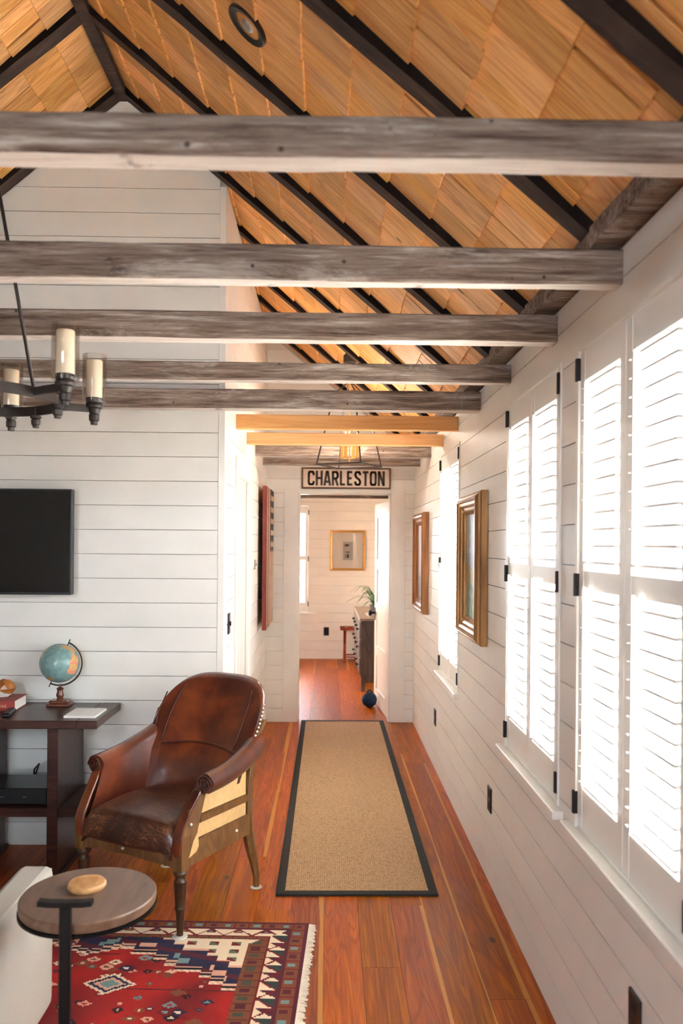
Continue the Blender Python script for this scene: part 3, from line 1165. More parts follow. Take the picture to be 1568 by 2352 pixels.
# ------------------------------------------------------------------ end-wall door (opened into the rear room)
hx, hy = EX1 - .018, YR0 + .004
ang = math.atan2(.785, -.07)   # direction of the door leaf from its hinge
door = empty('door_1', (hx, hy, 0), ang)
tag(door, kind='structure')
W = .80
zs_ = ((.16, .50), (.60, .94), (1.04, 1.38), (1.48, 1.90))
lf = MB()
lf.box(0, .115, -.035, 0, .008, 2.04, .001)
lf.box(W - .115, W, -.035, 0, .008, 2.04, .001)
edges_ = [.008] + [z for q in zs_ for z in q] + [2.04]
for z0, z1 in zip(edges_[0::2], edges_[1::2]):
    lf.box(.115, W - .115, -.035, 0, z0, z1)
lf.build('door_leaf', 'white_trim', door)
for z0, z1 in zs_:
    boxo('door_panel', 'white_trim', door, .115, W - .115, -.024, -.013, z0, z1)
boxo('lock_plate', 'black_metal', door, W - .075, W - .03, .0, .006,   .85, .98, .002)
kn = MB().lathe([(.012, 0), (.010, .022), (.013, .03), (.028, .038), (.030, .05), (.022, .062), (0, .066)], 20,
                M=Matrix.Translation((W - .052, .005, .925)) @ Matrix.Rotation(-PI / 2, 4, 'X'))
kn.build('door_knob', 'black_metal', door, smooth=True)
for z in (.27, 1.10, 1.83):
    boxo('hinge', 'hinge_black', door, -.012, .004, -.036, -.004, z - .05, z + .05, .001)


# ------------------------------------------------------------------ sign
STROKES = {
    'C': [[(.86, .70), (.86, .80), (.76, .92), (.5, .92), (.24, .92), (.14, .80), (.14, .20), (.24, .08), (.5, .08), (.76, .08), (.86, .20), (.86, .30)]],
    'H': [[(.14, 0), (.14, 1)], [(.86, 0), (.86, 1)], [(.14, .5), (.86, .5)]],
    'A': [[(.08, 0), (.42, .93), (.58, .93), (.92, 0)], [(.25, .26), (.75, .26)]],
    'R': [[(.14, 0), (.14, .92), (.66, .92), (.84, .80), (.84, .60), (.66, .48), (.14, .48)], [(.52, .48), (.88, 0)]],
    'L': [[(.16, 1), (.16, .08), (.88, .08)]],
    'E': [[(.86, .92), (.16, .92), (.16, .08), (.88, .08)], [(.16, .5), (.76, .5)]],
    'S': [[(.84, .72), (.84, .80), (.74, .92), (.5, .92), (.26, .92), (.15, .80), (.16, .68), (.28, .56), (.70, .42), (.85, .30), (.85, .20), (.74, .08), (.5, .08), (.26, .08), (.14, .20), (.14, .30)]],
    'T': [[(.02, .92), (.98, .92)], [(.5, .92), (.5, 0)]],
    'O': [[(.5, .92), (.24, .92), (.14, .80), (.14, .20), (.24, .08), (.5, .08), (.76, .08), (.86, .20), (.86, .80), (.76, .92), (.5, .92)]],
    'N': [[(.14, 0), (.14, 1)], [(.86, 0), (.86, 1)], [(.16, .97), (.84, .03)]],
}


def letter(ch, w, h, t):
    """Flat letter in the x-z plane, strokes of width t."""
    vs, fs = [], []
    def quad(p, q):
        d = Vector((q[0] - p[0], q[1] - p[1]))
        if d.length < 1e-6: return
        d.normalize()
        nrm = Vector((-d.y, d.x)) * t / 2
        b = len(vs)
        for px_, n_ in ((p, 1), (q, 1), (q, -1), (p, -1)):
            vs.append((px_[0] + nrm.x * n_, 0, px_[1] + nrm.y * n_))
        fs.append((b, b + 1, b + 2, b + 3))
    def disc(p):
        b = len(vs)
        for k in range(12):
            a = 2 * PI * k / 12
            vs.append((p[0] + t / 2 * math.cos(a), 0, p[1] + t / 2 * math.sin(a)))
        fs.append(tuple(range(b, b + 12)))
    for st in STROKES[ch]:
        pts = [(x * w, t * 0 + z * h) for x, z in st]
        for p, q in zip(pts[:-1], pts[1:]): quad(p, q)
        for p in pts[1:-1]: disc(p)
    return vs, fs


sg = empty('wall_sign', (.1665, YE - .007, 2.137))
tag(sg, 'long framed board sign with dark letters reading CHARLESTON above the doorway', 'sign')
SWW, SH = .812, .192
brd = boxo('board', 'sign_face', sg, -SWW / 2, SWW / 2, -.014, 0, 0, SH)
for (x0, x1, z0, z1) in ((-SWW / 2, SWW / 2, 0, .013), (-SWW / 2, SWW / 2, SH - .013, SH), (-SWW / 2, -SWW / 2 + .013, .013, SH - .013), (SWW / 2 - .013, SWW / 2, .013, SH - .013)):
    boxo('frame_strip', 'sign_wood', sg, x0, x1, -.022, -.0, z0, z1, .001)
word = 'CHARLESTON'
wid = {'T': .92, 'L': .86, 'E': .90}
lw = .0615
gapx = .0118
tot = sum(lw * wid.get(c, 1) for c in word) + gapx * (len(word) - 1)
x = -tot / 2
for c in word:
    w_ = lw * wid.get(c, 1)
    vs, fs = letter(c, w_, .135, .0205)
    top = [(px_ + x, -.0155, pz_ + .028) for px_, _, pz_ in vs]
    o = MB().add(top, fs).build('letter', 'letter_grey', brd, fix=False)
    for p in o.data.polygons:
        pass
    x += w_ + gapx


# ------------------------------------------------------------------ pictures
def frame_mesh(w, h, prof):
    """Mitred frame around w x h (outer) in the x-z plane facing -y. prof: (inset, depth towards the viewer)."""
    vs, fs = [], []
    n = len(prof)
    for ins, d in prof:
        for sx, sz in ((-1, 0), (1, 0), (1, 1), (-1, 1)):
            vs.append((sx * (w / 2 - ins), -d, ins if sz == 0 else h - ins))
    for i in range(n):
        j = (i + 1) % n
        for k in range(4):
            k2 = (k + 1) % 4
            fs.append((i * 4 + k, i * 4 + k2, j * 4 + k2, j * 4 + k))
    return MB().add(vs, fs)


def picture(name, loc, rz, w, h, prof, mat, art, label, depth0=.0, paint='oil_paint', nx=60, nz=90):
    t = empty(name, loc, rz)
    tag(t, label, 'picture')
    frame_mesh(w, h, prof).build('frame', mat, t)
    ins = max(p[0] for p in prof)
    d = [p[1] for p in prof if p[0] == ins][0]
    iw, ih = w - 2 * ins + .004, h - 2 * ins + .004
    m = MB().grid(lambda u, v: (-iw / 2 + iw * u, -max(d - .006, .004), ins - .002 + ih * v), nx, nz)
    o = m.build('canvas', paint, t, fix=False)
    pattern(o, lambda c: art((c.x + iw / 2) / iw, (c.z - ins) / ih))
    boxo('backing', 'sign_wood', t, -w / 2 + .01, w / 2 - .01, -.006, 0, .01, h - .01)
    return t


def mixc(a, b, t):
    t = max(0.0, min(1.0, t))
    return tuple(x + (y - x) * t for x, y in zip(a, b))


def art_coast(u, v):
    n1 = noise.noise(Vector((u * 3, v * 4, 1.3)))
    n2 = noise.noise(Vector((u * 9, v * 12, 4.1)))
    c = mixc((150, 176, 204), (196, 208, 222), v * 1.1 + n1 * .5)
    if v < .62: c = mixc(c, (120, 132, 150), .5 + n1 * .6)
    if v < .42 + n1 * .12 - (u - .5) * .25: c = mixc((128, 112, 60), (176, 150, 84), .5 + n2)
    if v < .30 + n1 * .1: c = mixc((70, 104, 84), (168, 196, 176), .5 + n2 * 1.2)
    if abs(u - .62 + (v - .5) * .3 + n1 * .05) < .05 and .25 < v < .6: c = mixc(c, (222, 208, 188), .7)
    if u < .2 + n2 * .06: c = mixc(c, (78, 92, 84), .6)
    return c


def art_pale(u, v):
    n1 = noise.noise(Vector((u * 3, v * 4, 7.3)))
    n2 = noise.noise(Vector((u * 8, v * 10, 2.1)))
    c = mixc((178, 178, 190), (214, 216, 224), v + n1 * .6)
    if v < .4 + n1 * .15: c = mixc((120, 118, 122), (168, 160, 156), .5 + n2)
    return c


FP1 = [(0, 0), (0, .030), (.004, .036), (.012, .036), (.016, .046), (.030, .060), (.042, .060), (.048, .052), (.060, .047), (.068, .050), (.074, .040), (.086, .034), (.094, .036), (.100, .026), (.108, .020), (.108, 0)]
FP2 = [(0, 0), (0, .040), (.006, .048), (.022, .056), (.034, .054), (.050, .038), (.066, .030), (.074, .034), (.084, .026), (.096, .018), (.096, 0)]
p1 = picture('framed_painting', (XR - .002, 4.2575, 1.128), R(-90), .625, .777, FP1, 'picture_frame_gold', art_coast,
             'nearer framed painting on the right wall, blue sky and sandy shore in gilt frame')
p2 = picture('framed_painting', (XR - .002, 6.60, 1.084), R(-90), .70, .804, FP2, 'picture_frame_brown', art_pale,
             'farther framed painting on the right wall, pale picture in brown wood frame')
# print in the rear room
p3 = empty('framed_print', (.286, YR1 - .002, 1.255))
tag(p3, 'small gold framed print with wide white mat on the rear wall', 'picture')
frame_mesh(.50, .572, [(0, 0), (0, .016), (.006, .022), (.018, .018), (.026, .022), (.034, .012), (.034, 0)]).build('frame', 'gold_frame', p3)
boxo('mat_board', 'mat_board', p3, -.22, .22, -.008, -.001, .03, .542)
psh = boxo('print_sheet', 'print_grey', p3, -.065, .075, -.0095, -.008, .15, .41)
for x0, x1, z0, z1 in ((-.04, .02, .345, .375), (-.03, .03, .255, .27), (-.035, -.027, .18, .235), (-.012, .018, .18, .235)):
    boxo('print_mark', 'print_dark', psh, x0, x1, -.0102, -.0095, z0, z1)
boxo('pane', 'window_glass', p3, -.218, .218, -.0125, -.0112, .034, .54)

# ------------------------------------------------------------------ wooden flag on the hall wall
fl = empty('wooden_flag', (XL + .001, 6.855, .93), R(90))
tag(fl, 'painted wooden flag hung upright on the left hall wall', 'wall art')
FW, FH, FD = .83, 1.17, .066
for z in (.2, FH - .25):
    boxo('cleat', 'sign_wood', fl, -FW / 2 + .12, FW / 2 - .12, -FD + .03, 0, z, z + .05)
ns = 9
for i in range(ns):
    x0 = -FW / 2 + FW * i / ns
    x1 = -FW / 2 + FW * (i + 1) / ns
    m = 'flag_red' if i % 2 == 0 else 'flag_cream'
    z1 = FH if i < 5 else FH * .54
    boxo('slat', m, fl, x0 + .001, x1 - .001, -FD - random.uniform(0, .004), -FD + .03, 0 + random.uniform(0, .012), z1 - random.uniform(0, .006), .002)
x0 = -FW / 2 + FW * 5 / ns
cnt = boxo('canton', 'flag_navy', fl, x0 + .001, FW / 2, -FD - .003, -FD + .03, FH * .545, FH, .002)
for i in range(4):
    for j in range(5):
        boxo('star_block', 'flag_cream', cnt, x0 + .03 + i * .10, x0 + .075 + i * .10, -FD - .006, -FD - .002, FH * .575 + j * .10, FH * .575 + .045 + j * .10)


# ------------------------------------------------------------------ outlets and switches
def outlet(name, loc, rz, label, cat='outlet', mat='bronze_plate', toggles=False, w=.075, h=.118, group=None):
    t = empty(name, loc, rz)
    tag(t, label, cat, group)
    boxo('cover_plate', mat, t, -w / 2, w / 2, -.007, 0, -h / 2, h / 2, .002)
    if toggles:
        boxo('toggle', 'bronze_slot' if mat == 'bronze_plate' else mat, t, -.006, .006, -.016, -.006, -.012, .012, .001)
    else:
        for z in (-.026, .026):
            boxo('socket', 'bronze_slot', t, -.016, .016, -.009, -.006, z - .014, z + .014, .002)
    return t


outlet('wall_outlet', (XR - .0005, 2.02, .435), R(-90), 'black outlet low on the right wall, nearest the camera', group='wall outlets')
outlet('wall_outlet', (XR - .0005, 3.845, .408), R(-90), 'black outlet on the right wall below the nearer framed painting', group='wall outlets')
outlet('wall_outlet', (XR - .0005, 5.80, .38), R(-90), 'black outlet on the right wall beside the farthest shuttered window', group='wall outlets')
outlet('wall_outlet', (-.008, YR1 - .0005, .39), 0, 'black outlet on the white rear wall seen through the doorway', group='wall outlets')
outlet('light_switch', (XL + .001, 4.56, 1.175), R(90), 'bronze switch plate by the left hall doorway casing', 'switch', toggles=True)
outlet('thermostat', (XL + .001, 6.18, 1.468), R(90), 'small silver control on the left hall wall before the flag', 'thermostat', 'steel_plate', True, .08, .075)

# ------------------------------------------------------------------ runner
rn = empty('runner_rug', (.150, 5.537, 0), 0)
tag(rn, 'long woven sisal runner with black binding on the hall floor', 'rug')
RW, RL, bd = .754, 3.665, .042
boxo('weave', 'sisal', rn, -RW / 2 + bd - .004, RW / 2 - bd + .004, -RL / 2 + bd - .004, RL / 2 - bd + .004, .001, .009)
for x0, x1, y0, y1 in ((-RW / 2, -RW / 2 + bd, -RL / 2, RL / 2), (RW / 2 - bd, RW / 2, -RL / 2, RL / 2), (-RW / 2 + bd, RW / 2 - bd, -RL / 2, -RL / 2 + bd), (-RW / 2 + bd, RW / 2 - bd, RL / 2 - bd, RL / 2)):
    boxo('binding', 'rug_binding', rn, x0, x1, y0, y1, .0005, .0115, .003)

# ------------------------------------------------------------------ patterned rug
RED, DRED, NAVY, BRN, IVO, MAR, TEAL, PNK, BLK = (166, 20, 16), (116, 14, 18), (38, 34, 66), (122, 66, 40), (226, 204, 176), (88, 22, 40), (110, 140, 140), (214, 160, 136), (34, 22, 28)
RGX, RGY = 2.2, 1.55   # along x (length), along y (width)
random.seed(21)
dots = []
for i in range(420):
    dots.append((random.uniform(.30, 2.0), random.uniform(.20, 1.35), random.uniform(.010, .027), random.choice((NAVY, BRN, PNK, BLK, IVO, TEAL, DRED, BRN, BLK)), random.choice((BRN, IVO, RED, TEAL, PNK))))


def rug_col(c):
    # e: distance from the fringed right edge, d: distance from the far edge
    e, d = RGX / 2 - c.x, RGY / 2 - c.y
    dd = min(d, RGY - d)
    ee = min(e, RGX - e)
    j = noise.noise(Vector((c.x * 40, c.y * 40, 3))) * .004
    m = min(dd * 1.25, ee)
    along = e if dd * 1.25 < ee else d
    if m < .016: return MAR
    if m < .070:
        q = (along / .062) % 1.0
        if abs(q - .5) < .20 and abs(m - .043) < .014: return TEAL if int(along / .062) % 2 else MAR
        return BRN if (q > .1) else DRED
    if m < .082: return MAR
    if m < .150:
        k = along / .115
        q = k % 1.0
        r = (m - .116) / .034
        zig = abs(q - .5) * 2
        if abs((r + 1) / 2 - zig) < .10: return DRED
        if abs(q - .5) < .17 and abs(r + .15) < .42 and along == e: return (MAR if int(k) % 2 else BRN) if not (abs(q - .5) < .06 and abs(r + .15) < .16) else TEAL
        if along == d and (q * 2 % 1.0) < .5 * (1 - r) * .9: return MAR if int(k * 2) % 2 else (44, 60, 58)
        return IVO
    if m < .160: return DRED
    if m < .235 and ee < dd * 1.25 or m < .190:
        q = (along / .05) % 1.0
        if abs(q - .5) < .25 and abs(m - .2) < .018: return (70, 76, 60) if int(along / .05) % 2 else MAR
        return BRN if q > .15 else (96, 48, 34)
    # stepped corner medallion
    ex, dx = e - .235, d - .155
    exr, dxr = (RGX - e) - .235, (RGY - d) - .155
    exx, dxx = min(ex, exr), min(dx, dxr)
    st = math.floor(exx / .05) * .05
    lim = .33 - st * .62
    lim = math.floor(lim / .04) * .04
    bay = .10 * (1 - abs(((exx - .62) / .22)) ) if .40 < exx < .84 else -1
    lim2 = max(lim if exx < .56 else -1, math.floor(bay / .016) * .016)
    if dxx < lim2 + .052 and (exx < .60 or bay > -.04):
        if dxx > lim2 + .034: return IVO if int((exx + dxx) / .012) % 2 else PNK
        if dxx > lim2 + .020: return BLK
        if dxx > lim2 + .010: return PNK
        if dxx > lim2 - .11:
            if abs((exx % .16) - .08) < .035 and abs(dxx - lim2 + .025) < .018: return TEAL if int(exx / .16) % 2 else PNK
            return NAVY if int((exx + 3 * dxx) / .09) % 3 else MAR
        if dxx > lim2 - .12: return PNK
        q = ((exx / .09) % 1.0, (dxx / .06) % 1.0)
        if abs(q[0] - .5) < .22 and abs(q[1] - .5) < .25: return DRED if int(exx / .09 + dxx / .06) % 2 else (96, 110, 86)
        return IVO
    # central diamond flower
    if abs(e - .70) / .10 + abs(d - .50) / .07 < 1:
        f = abs(e - .70) / .10 + abs(d - .50) / .07
        return IVO if f > .82 else (NAVY if f > .6 else (PNK if f > .4 else TEAL))
    for (x, y, r, a_, b_) in dots:
        f = (abs(e - x) * .8 + abs(d - y)) / r
        if f < 1: return a_ if f > .4 else b_
    if abs((d % .24) - .05) < .007 and noise.noise(Vector((e * 5, d * 5, 0))) > .05: return (92, 24, 26)
    return mixc(RED, DRED, .35 + noise.noise(Vector((c.x * 5, c.y * 5, 9))) * 1.2)


rg = empty('patterned_rug', (-.066, 3.424, 0), R(-2.6))
tag(rg, 'red and navy patterned wool rug with pale fringe in the front', 'rug')
step = .0075
nx_, ny_ = int(RGX / step), int(RGY / step)
o = MB().grid(lambda u, v: (-RGX / 2 + RGX * u, -RGY / 2 + RGY * v, .0095), nx_, ny_).build('pile', 'rug_pile', rg, fix=False)
pattern(o, rug_col)
o.location = (-RGX / 2, -RGY / 2, 0)
ed = MB().box(-RGX, 0, -RGY, 0, .001, .0090)
ed.build('rug_body', 'flag_red', rg)
fr = MB()
y = -RGY + .004
while y < -.004:
    L = random.uniform(.022, .036)
    a_ = random.uniform(-.006, .006)
    fr.add([(0, y, .001), (0, y + .007, .001), (L, y + .006 + a_, .0005), (L, y + .001 + a_, .0005),
            (0, y, .0075), (0, y + .007, .0075), (L, y + .006 + a_, .004), (L, y + .001 + a_, .004)],
           [(0, 3, 2, 1), (4, 5, 6, 7), (0, 1, 5, 4), (1, 2, 6, 5), (2, 3, 7, 6), (3, 0, 4, 7)])
    y += .0062
fo = fr.build('fringe', 'fringe', rg)
fo['kind'] = 'stuff'

# rug in the rear room, only its corner in view
rr = empty('bedroom_rug', (-.90, 10.35, 0))
tag(rr, 'pale patterned rug corner on the rear room floor, by the left jamb', 'rug')
RED2 = (186, 160, 136)
o = MB().grid(lambda u, v: (-.5 + 1.0 * u, -.75 + 1.5 * v, .009), 50, 75).build('pile', 'rug_pile', rr, fix=False)
pattern(o, lambda c: (200, 186, 168) if min(.5 - abs(c.x), .75 - abs(c.y)) < .06 else ((110, 74, 64) if (int(c.x / .05) + int(c.y / .07)) % 3 == 0 else RED2))
boxo('rug_body', 'fringe', rr, -.5, .5, -.75, .75, .001, .0085)

# ------------------------------------------------------------------ leather tub chair with bared frame
random.seed(5)
chair = empty('leather_armchair', (-.70, 3.665, 0), R(-27.8))
tag(chair, 'worn brown leather tub armchair with its wooden frame laid bare', 'armchair')


def back_y(z):
    return .205 + .30 * (z - .45) + (.62 * (z - .60) ** 1.7 if z > .60 else 0)


def back_point(s, z, off=0.0):
    """Centre surface of the tub back: s across (-1..1), z height, off backwards."""
    w = .262 + .060 * (z - .45) / .5
    bow = .105 - .055 * (z - .45) / .5
    return Vector((w * s, back_y(z) - bow * s * s + off, z))


def back_top(s):
    a = min(1.0, abs(s))
    return .735 + .235 * (1 - a ** 3.6) ** .5


ROUND = []
def tub(u, v, off_front, off_back):
    # u: 0..1 across, v: 0..1 around from front bottom over the top rim to the rear bottom
    s = math.sin((u - .5) * PI) * .999
    zt_ = back_top(s)
    edge = (1 - abs(s) ** 8)
    if v <= .44:
        k = v / .44
        z = .44 + (zt_ - .03 - .44) * k
        p = back_point(s, z, -off_front * (.35 + .65 * edge))
    elif v >= .56:
        k = (1 - v) / .44
        z = .44 + (zt_ - .03 - .44) * k
        p = back_point(s, z, off_back * (.35 + .65 * edge))
    else:
        k = (v - .44) / .12
        a = PI * k
        p = back_point(s, zt_ - .03, 0)
        r = .35 + .65 * edge
        p = p + Vector((0, (-math.cos(a)) * (off_front * (1 - k) + off_back * k) * r, math.sin(a) * .034))
    return p


b = MB().grid(lambda u, v: tub(u, v, .042, .022), 36, 40)
n = 41
# close the two side edges
for col in (0, 36):
    ids = [col * n + q for q in range(n)]
    b.f.append(tuple(ids))
b.build('backrest', 'leather', chair, smooth='full')
# bare rear face of the back
rb = MB().grid(lambda u, v: back_point((u - .5) * 1.80, .40 + v * (back_top((u - .5) * 1.80) - .09 - .40), .026), 20, 12)
for v_ in list(rb.v): pass
m = len(rb.v)
rb.grid(lambda u, v: back_point((u - .5) * 1.80, .40 + v * (back_top((u - .5) * 1.80) - .09 - .40), .034), 20, 12)
rb.build('outside_back', 'muslin', chair, smooth='full')


# piping line inside the back, and the crease above the lumbar pad
def strip(pts, r, name, mat):
    return MB().tube(pts, r, 8).build(name, mat, chair, smooth='full')


strip([back_point(.70 - .10 * (k / 10) ** 3, .665 + (.915 - .665) * k / 10, -.046) for k in range(11)], .0035, 'seam', 'leather_seam')
strip([back_point(-.74 + .10 * (k / 10) ** 3, .665 + (.915 - .665) * k / 10, -.046) for k in range(11)], .0035, 'seam', 'leather_seam')


def lumbar(u, v):
    s = (u - .5) * 1.50
    z = .455 + v * (.215 - .035 * s * s)
    bulge = .030 * math.sin(PI * min(1, max(0, v))) ** .5 * (1 - abs(s / .76) ** 4)
    return back_point(s, z, -.040 - bulge)


lb = MB().grid(lumbar, 20, 12)
lb.grid(lambda u, v: back_point((u - .5) * 1.50, .455 + v * (.215 - .035 * ((u - .5) * 1.5) ** 2), -.036), 20, 12)
lb.build('lumbar_pad', 'leather', chair, smooth='full')
strip([back_point((k / 12 - .5) * 1.46, .672 - .035 * ((k / 12 - .5) * 1.5) ** 2, -.047) for k in range(13)], .004, 'seam', 'leather_seam')


# arms: inner leather panel with a rolled top, sheared so the front edge sweeps back
def arm(sg):
    loop = []
    # (x, z, front y, roll?)
    inner = [(.228, .435, -.262), (.236, .47, -.25), (.242, .51, -.228), (.249, .55, -.202), (.258, .585, -.178)]
    cx, cz, r = .305, .618, .045
    for k in range(13):
        a = PI * .98 - k * (PI * 1.36) / 12
        inner.append((cx + r * math.cos(a), cz + r * math.sin(a), -.168 + .012 * abs(k - 6) / 6))
    inner += [(.268, .578, -.178), (.256, .53, -.20), (.250, .48, -.235), (.246, .435, -.262)]
    nS = 14
    m = len(inner)
    vs, fs = [], []
    for i in range(nS + 1):
        k = i / nS
        for (x, z, yf) in inner:
            hi = max(0.0, min(1.0, (z - .435) / .2))
            ye = .215 + .045 * hi
            y = yf + (ye - yf) * k
            # roll rises and draws in towards the back
            dz = hi * (.010 * k + .075 * k ** 2.2)
            dx = -.018 * k ** 2 * hi + .006 * math.sin(PI * k)
            puff = 0
            vs.append((sg * (x + dx), y, z + dz))
    for i in range(nS):
        for q in range(m):
            q2 = (q + 1) % m
            fs.append((i * m + q, i * m + q2, i * m + m + q2, i * m + m + q))
    fs += [tuple(range(m)), tuple(nS * m + q for q in range(m))]
    o = MB().add(vs, fs).build('arm', 'leather', chair, smooth=True)
    # carved scroll on the front of the roll
    sc = []
    for k in range(40):
        a = k * .42
        rr_ = .037 * (1 - k / 44)
        sc.append((sg * (cx + rr_ * math.cos(a)), -.172, cz + rr_ * math.sin(a)))
    MB().tube(sc, .0042, 6).build('arm_scroll', 'leather_seam', chair, smooth='full')
    # leather strip down the front of the arm
    fpts = [(.268, -.306, .335), (.268, -.306, .40), (.268, -.298, .44), (.270, -.270, .485), (.274, -.240, .53), (.280, -.208, .57), (.286, -.185, .60)]
    fm = MB()
    vs, fs = [], []
    for (x, y, z) in fpts:
        for dx, dy in ((-.030, 0), (.026, -.0), (.026, .024), (-.030, .024)):
            vs.append((sg * (x + dx), y + dy - .004, z + dy * .3))
    for i in range(len(fpts) - 1):
        for q in range(4):
            q2 = (q + 1) % 4
            fs.append((i * 4 + q, i * 4 + q2, i * 4 + 4 + q2, i * 4 + 4 + q))
    fs += [(0, 1, 2, 3), tuple((len(fpts) - 1) * 4 + q for q in range(4))]
    fm.add(vs, fs).build('arm_facing', 'leather', chair, smooth=True, sub=1)
    return o


for sg_ in (1, -1):
    arm(sg_)
    x0, x1 = (.246, .291) if sg_ > 0 else (-.291, -.246)
    # front post: square at the rail, sweeping back up to the arm
    y0_, y1_ = (.243, .291) if sg_ > 0 else (-.291, -.243)
    boxo('post_block', 'chair_wood', chair, y0_, y1_, -.300, -.2405, .288, .425)
    x0, x1 = (.2685, .291) if sg_ > 0 else (-.291, -.2685)
    MB().prism([(-.300, .4255), (-.285, .46), (-.245, .525), (-.195, .585), (-.130, .590), (-.165, .50), (-.190, .44), (-.205, .395), (-.2395, .375), (-.2395, .4255)], 'x', x0, x1).build('front_post', 'chair_wood', chair)
    s0, s1 = (.258, .284) if sg_ > 0 else (-.284, -.258)
    MB().prism([(-.240, .292), (-.240, .385), (.215, .375), (.215, .285)], 'x', s0, s1).build('side_rail', 'chair_wood', chair)
    MB().prism([(-.165, .452), (-.158, .482), (.200, .470), (.200, .440)], 'x', s0, s1).build('middle_rail', 'chair_wood', chair)
    q0, q1 = (.262, .272) if sg_ > 0 else (-.272, -.262)
    MB().prism([(-.155, .484), (-.120, .585), (.195, .625), (.195, .472)], 'x', q0, q1).build('side_cloth', 'muslin', chair)
    MB().prism([(-.190, .388), (-.170, .450), (.195, .438), (.195, .377)], 'x', q0, q1).build('side_cloth', 'muslin', chair)
    # torn scrap of cloth still tacked to the post
    e0, e1 = (.2925, .2945) if sg_ > 0 else (-.2945, -.2925)
    MB().prism([(-.255, .335), (-.225, .395), (-.195, .425), (-.190, .365), (-.205, .345)], 'x', e0, e1).build('cloth_scrap', 'muslin', chair)
    # rear stile following the back edge
    pts = [(.262, .205, .285), (.266, .206, .40), (.270, .206, .50)]
    for z in (.58, .66, .74, .80):
        p = back_point(.985, z)
        pts.append((p.x + .004, max(.204, p.y - .002), z))
    vs, fs = [], []
    for i, (x, y, z) in enumerate(pts):
        wv = .046 - .018 * i / (len(pts) - 1)
        for dx, dy in ((-.018, 0), (.012, 0), (.012, wv), (-.018, wv)):
            vs.append((sg_ * (x + dx), y + dy - .004, z))
    for i in range(len(pts) - 1):
        for q in range(4):
            q2 = (q + 1) % 4
            fs.append((i * 4 + q, i * 4 + q2, i * 4 + 4 + q2, i * 4 + 4 + q))
    fs += [(0, 1, 2, 3), tuple((len(pts) - 1) * 4 + q for q in range(4))]
    MB().add(vs, fs).build('rear_stile', 'chair_wood', chair, smooth=True)
    # tacks along the back edge
    for k in range(17):
        z = .70 + .245 * (k / 16) ** .9
        s = 1.0
        for _ in range(60):
            if back_top(s) - .022 < z: s -= .01
        p = back_point(s * sg_, min(z, back_top(s) - .01), -.010)
        MB().sphere((p.x + sg_ * .006, p.y, p.z), .0055, nu=8, nv=6).build('tack', 'pearl_nail', chair, smooth='full')
# rails
MB().prism([(-.246, .300), (-.246, .392), (.246, .392), (.246, .300), (.15, .306), (0, .31), (-.15, .306)], 'y', -.296, -.268).build('front_rail', 'chair_wood', chair)
boxo('back_rail', 'chair_wood', chair, -.262, .262, .215, .245, .285, .40)

# seat cushion: crowned, rolling over the front rail
def seat(u, v):
    fx = (u - .5) * 2
    sx = math.copysign(abs(fx) ** .9, fx)
    if v < .22:
        k = v / .22
        a = k * PI / 2
        y = -.268 - .040 * math.cos(a) ** .8 if a < PI / 2 else -.268
        z = .362 + .098 * math.sin(a)
    else:
        k = (v - .22) / .78
        y = -.268 + .455 * k
        z = .460 + .012 * math.sin(PI * min(1, k * 1.15))
    w = .242 - .02 * max(0, (v - .22)) - .0
    crown = .022 * (1 - abs(fx) ** 2.6) * (1 if v > .22 else v / .22)
    edge = -.030 * max(0, abs(fx) - .86) / .14
    bow = -.018 * (1 - fx * fx) * max(0, 1 - v * 3)
    return (w * sx, y + bow, z + crown + edge)


st = MB().grid(seat, 28, 28)
st.grid(lambda u, v: ((u - .5) * .47, -.262 + .45 * v, .365), 2, 2)
st.build('seat', 'leather_worn', chair, smooth='full')
# piping on the seat front edge
strip([(lambda p: (p[0], p[1] - .001, p[2] + .001))(seat(k / 20, .0)) for k in range(21)], .0045, 'seam', 'leather_seam')

# legs
front_prof = [(.0, 0), (.012, 0), (.014, .012), (.013, .02), (.0155, .05), (.018, .10), (.0205, .115), (.0235, .122), (.0205, .130), (.0215, .138),
              (.0245, .19), (.0265, .232), (.021, .240), (.019, .248), (.026, .256), (.031, .268), (.026, .281), (.022, .285), (.027, .292)]
for sg_ in (1, -1):
    MB().lathe([(r, z) for r, z in front_prof], 20, M=Matrix.Translation((sg_ * .264, -.272, .010))).build('leg', 'turned_leg', chair, smooth=True)
    MB().lathe([(0, .0), (.030, 0), (.032, .003), (.028, .007), (.014, .010), (.0, .010)], 18, M=Matrix.Translation((sg_ * .264, -.272, .0005 if sg_ < 0 else .0100))).build('glide', 'glide_pad', chair, smooth=True)
    pts = [(sg_ * .262, .222, .37), (sg_ * .262, .226, .30), (sg_ * .264, .246, .22), (sg_ * .267, .275, .13), (sg_ * .269, .293, .06), (sg_ * .268, .296, .006)]
    MB().tube(pts, [.026, .028, .026, .021, .017, .014], 10).build('leg', 'chair_wood', chair, smooth=True)
    MB().lathe([(0, 0), (.026, 0), (.028, .003), (.02, .007), (.0, .007)], 18, M=Matrix.Translation((sg_ * .268, .296, .0005))).build('glide', 'glide_pad', chair, smooth=True)
for p in ((.296, -.245, .47), (.2875, .10, .335), (-.296, -.245, .47)):
    MB().sphere(p, .0065, nu=10, nv=8).build('stud', 'pearl_nail', chair, smooth='full')
MB().sphere((-.02, -.299, .335), .0075, nu=10, nv=8).build('stud', 'pearl_nail', chair, smooth='full')
for p in ((-.30, .35, .83),):
    strip([(-.2755, .215, .735), (-.292, .25, .775), (-.304, .30, .82), (-.308, .345, .87)], .0035, 'loose_welt', 'leather_seam')

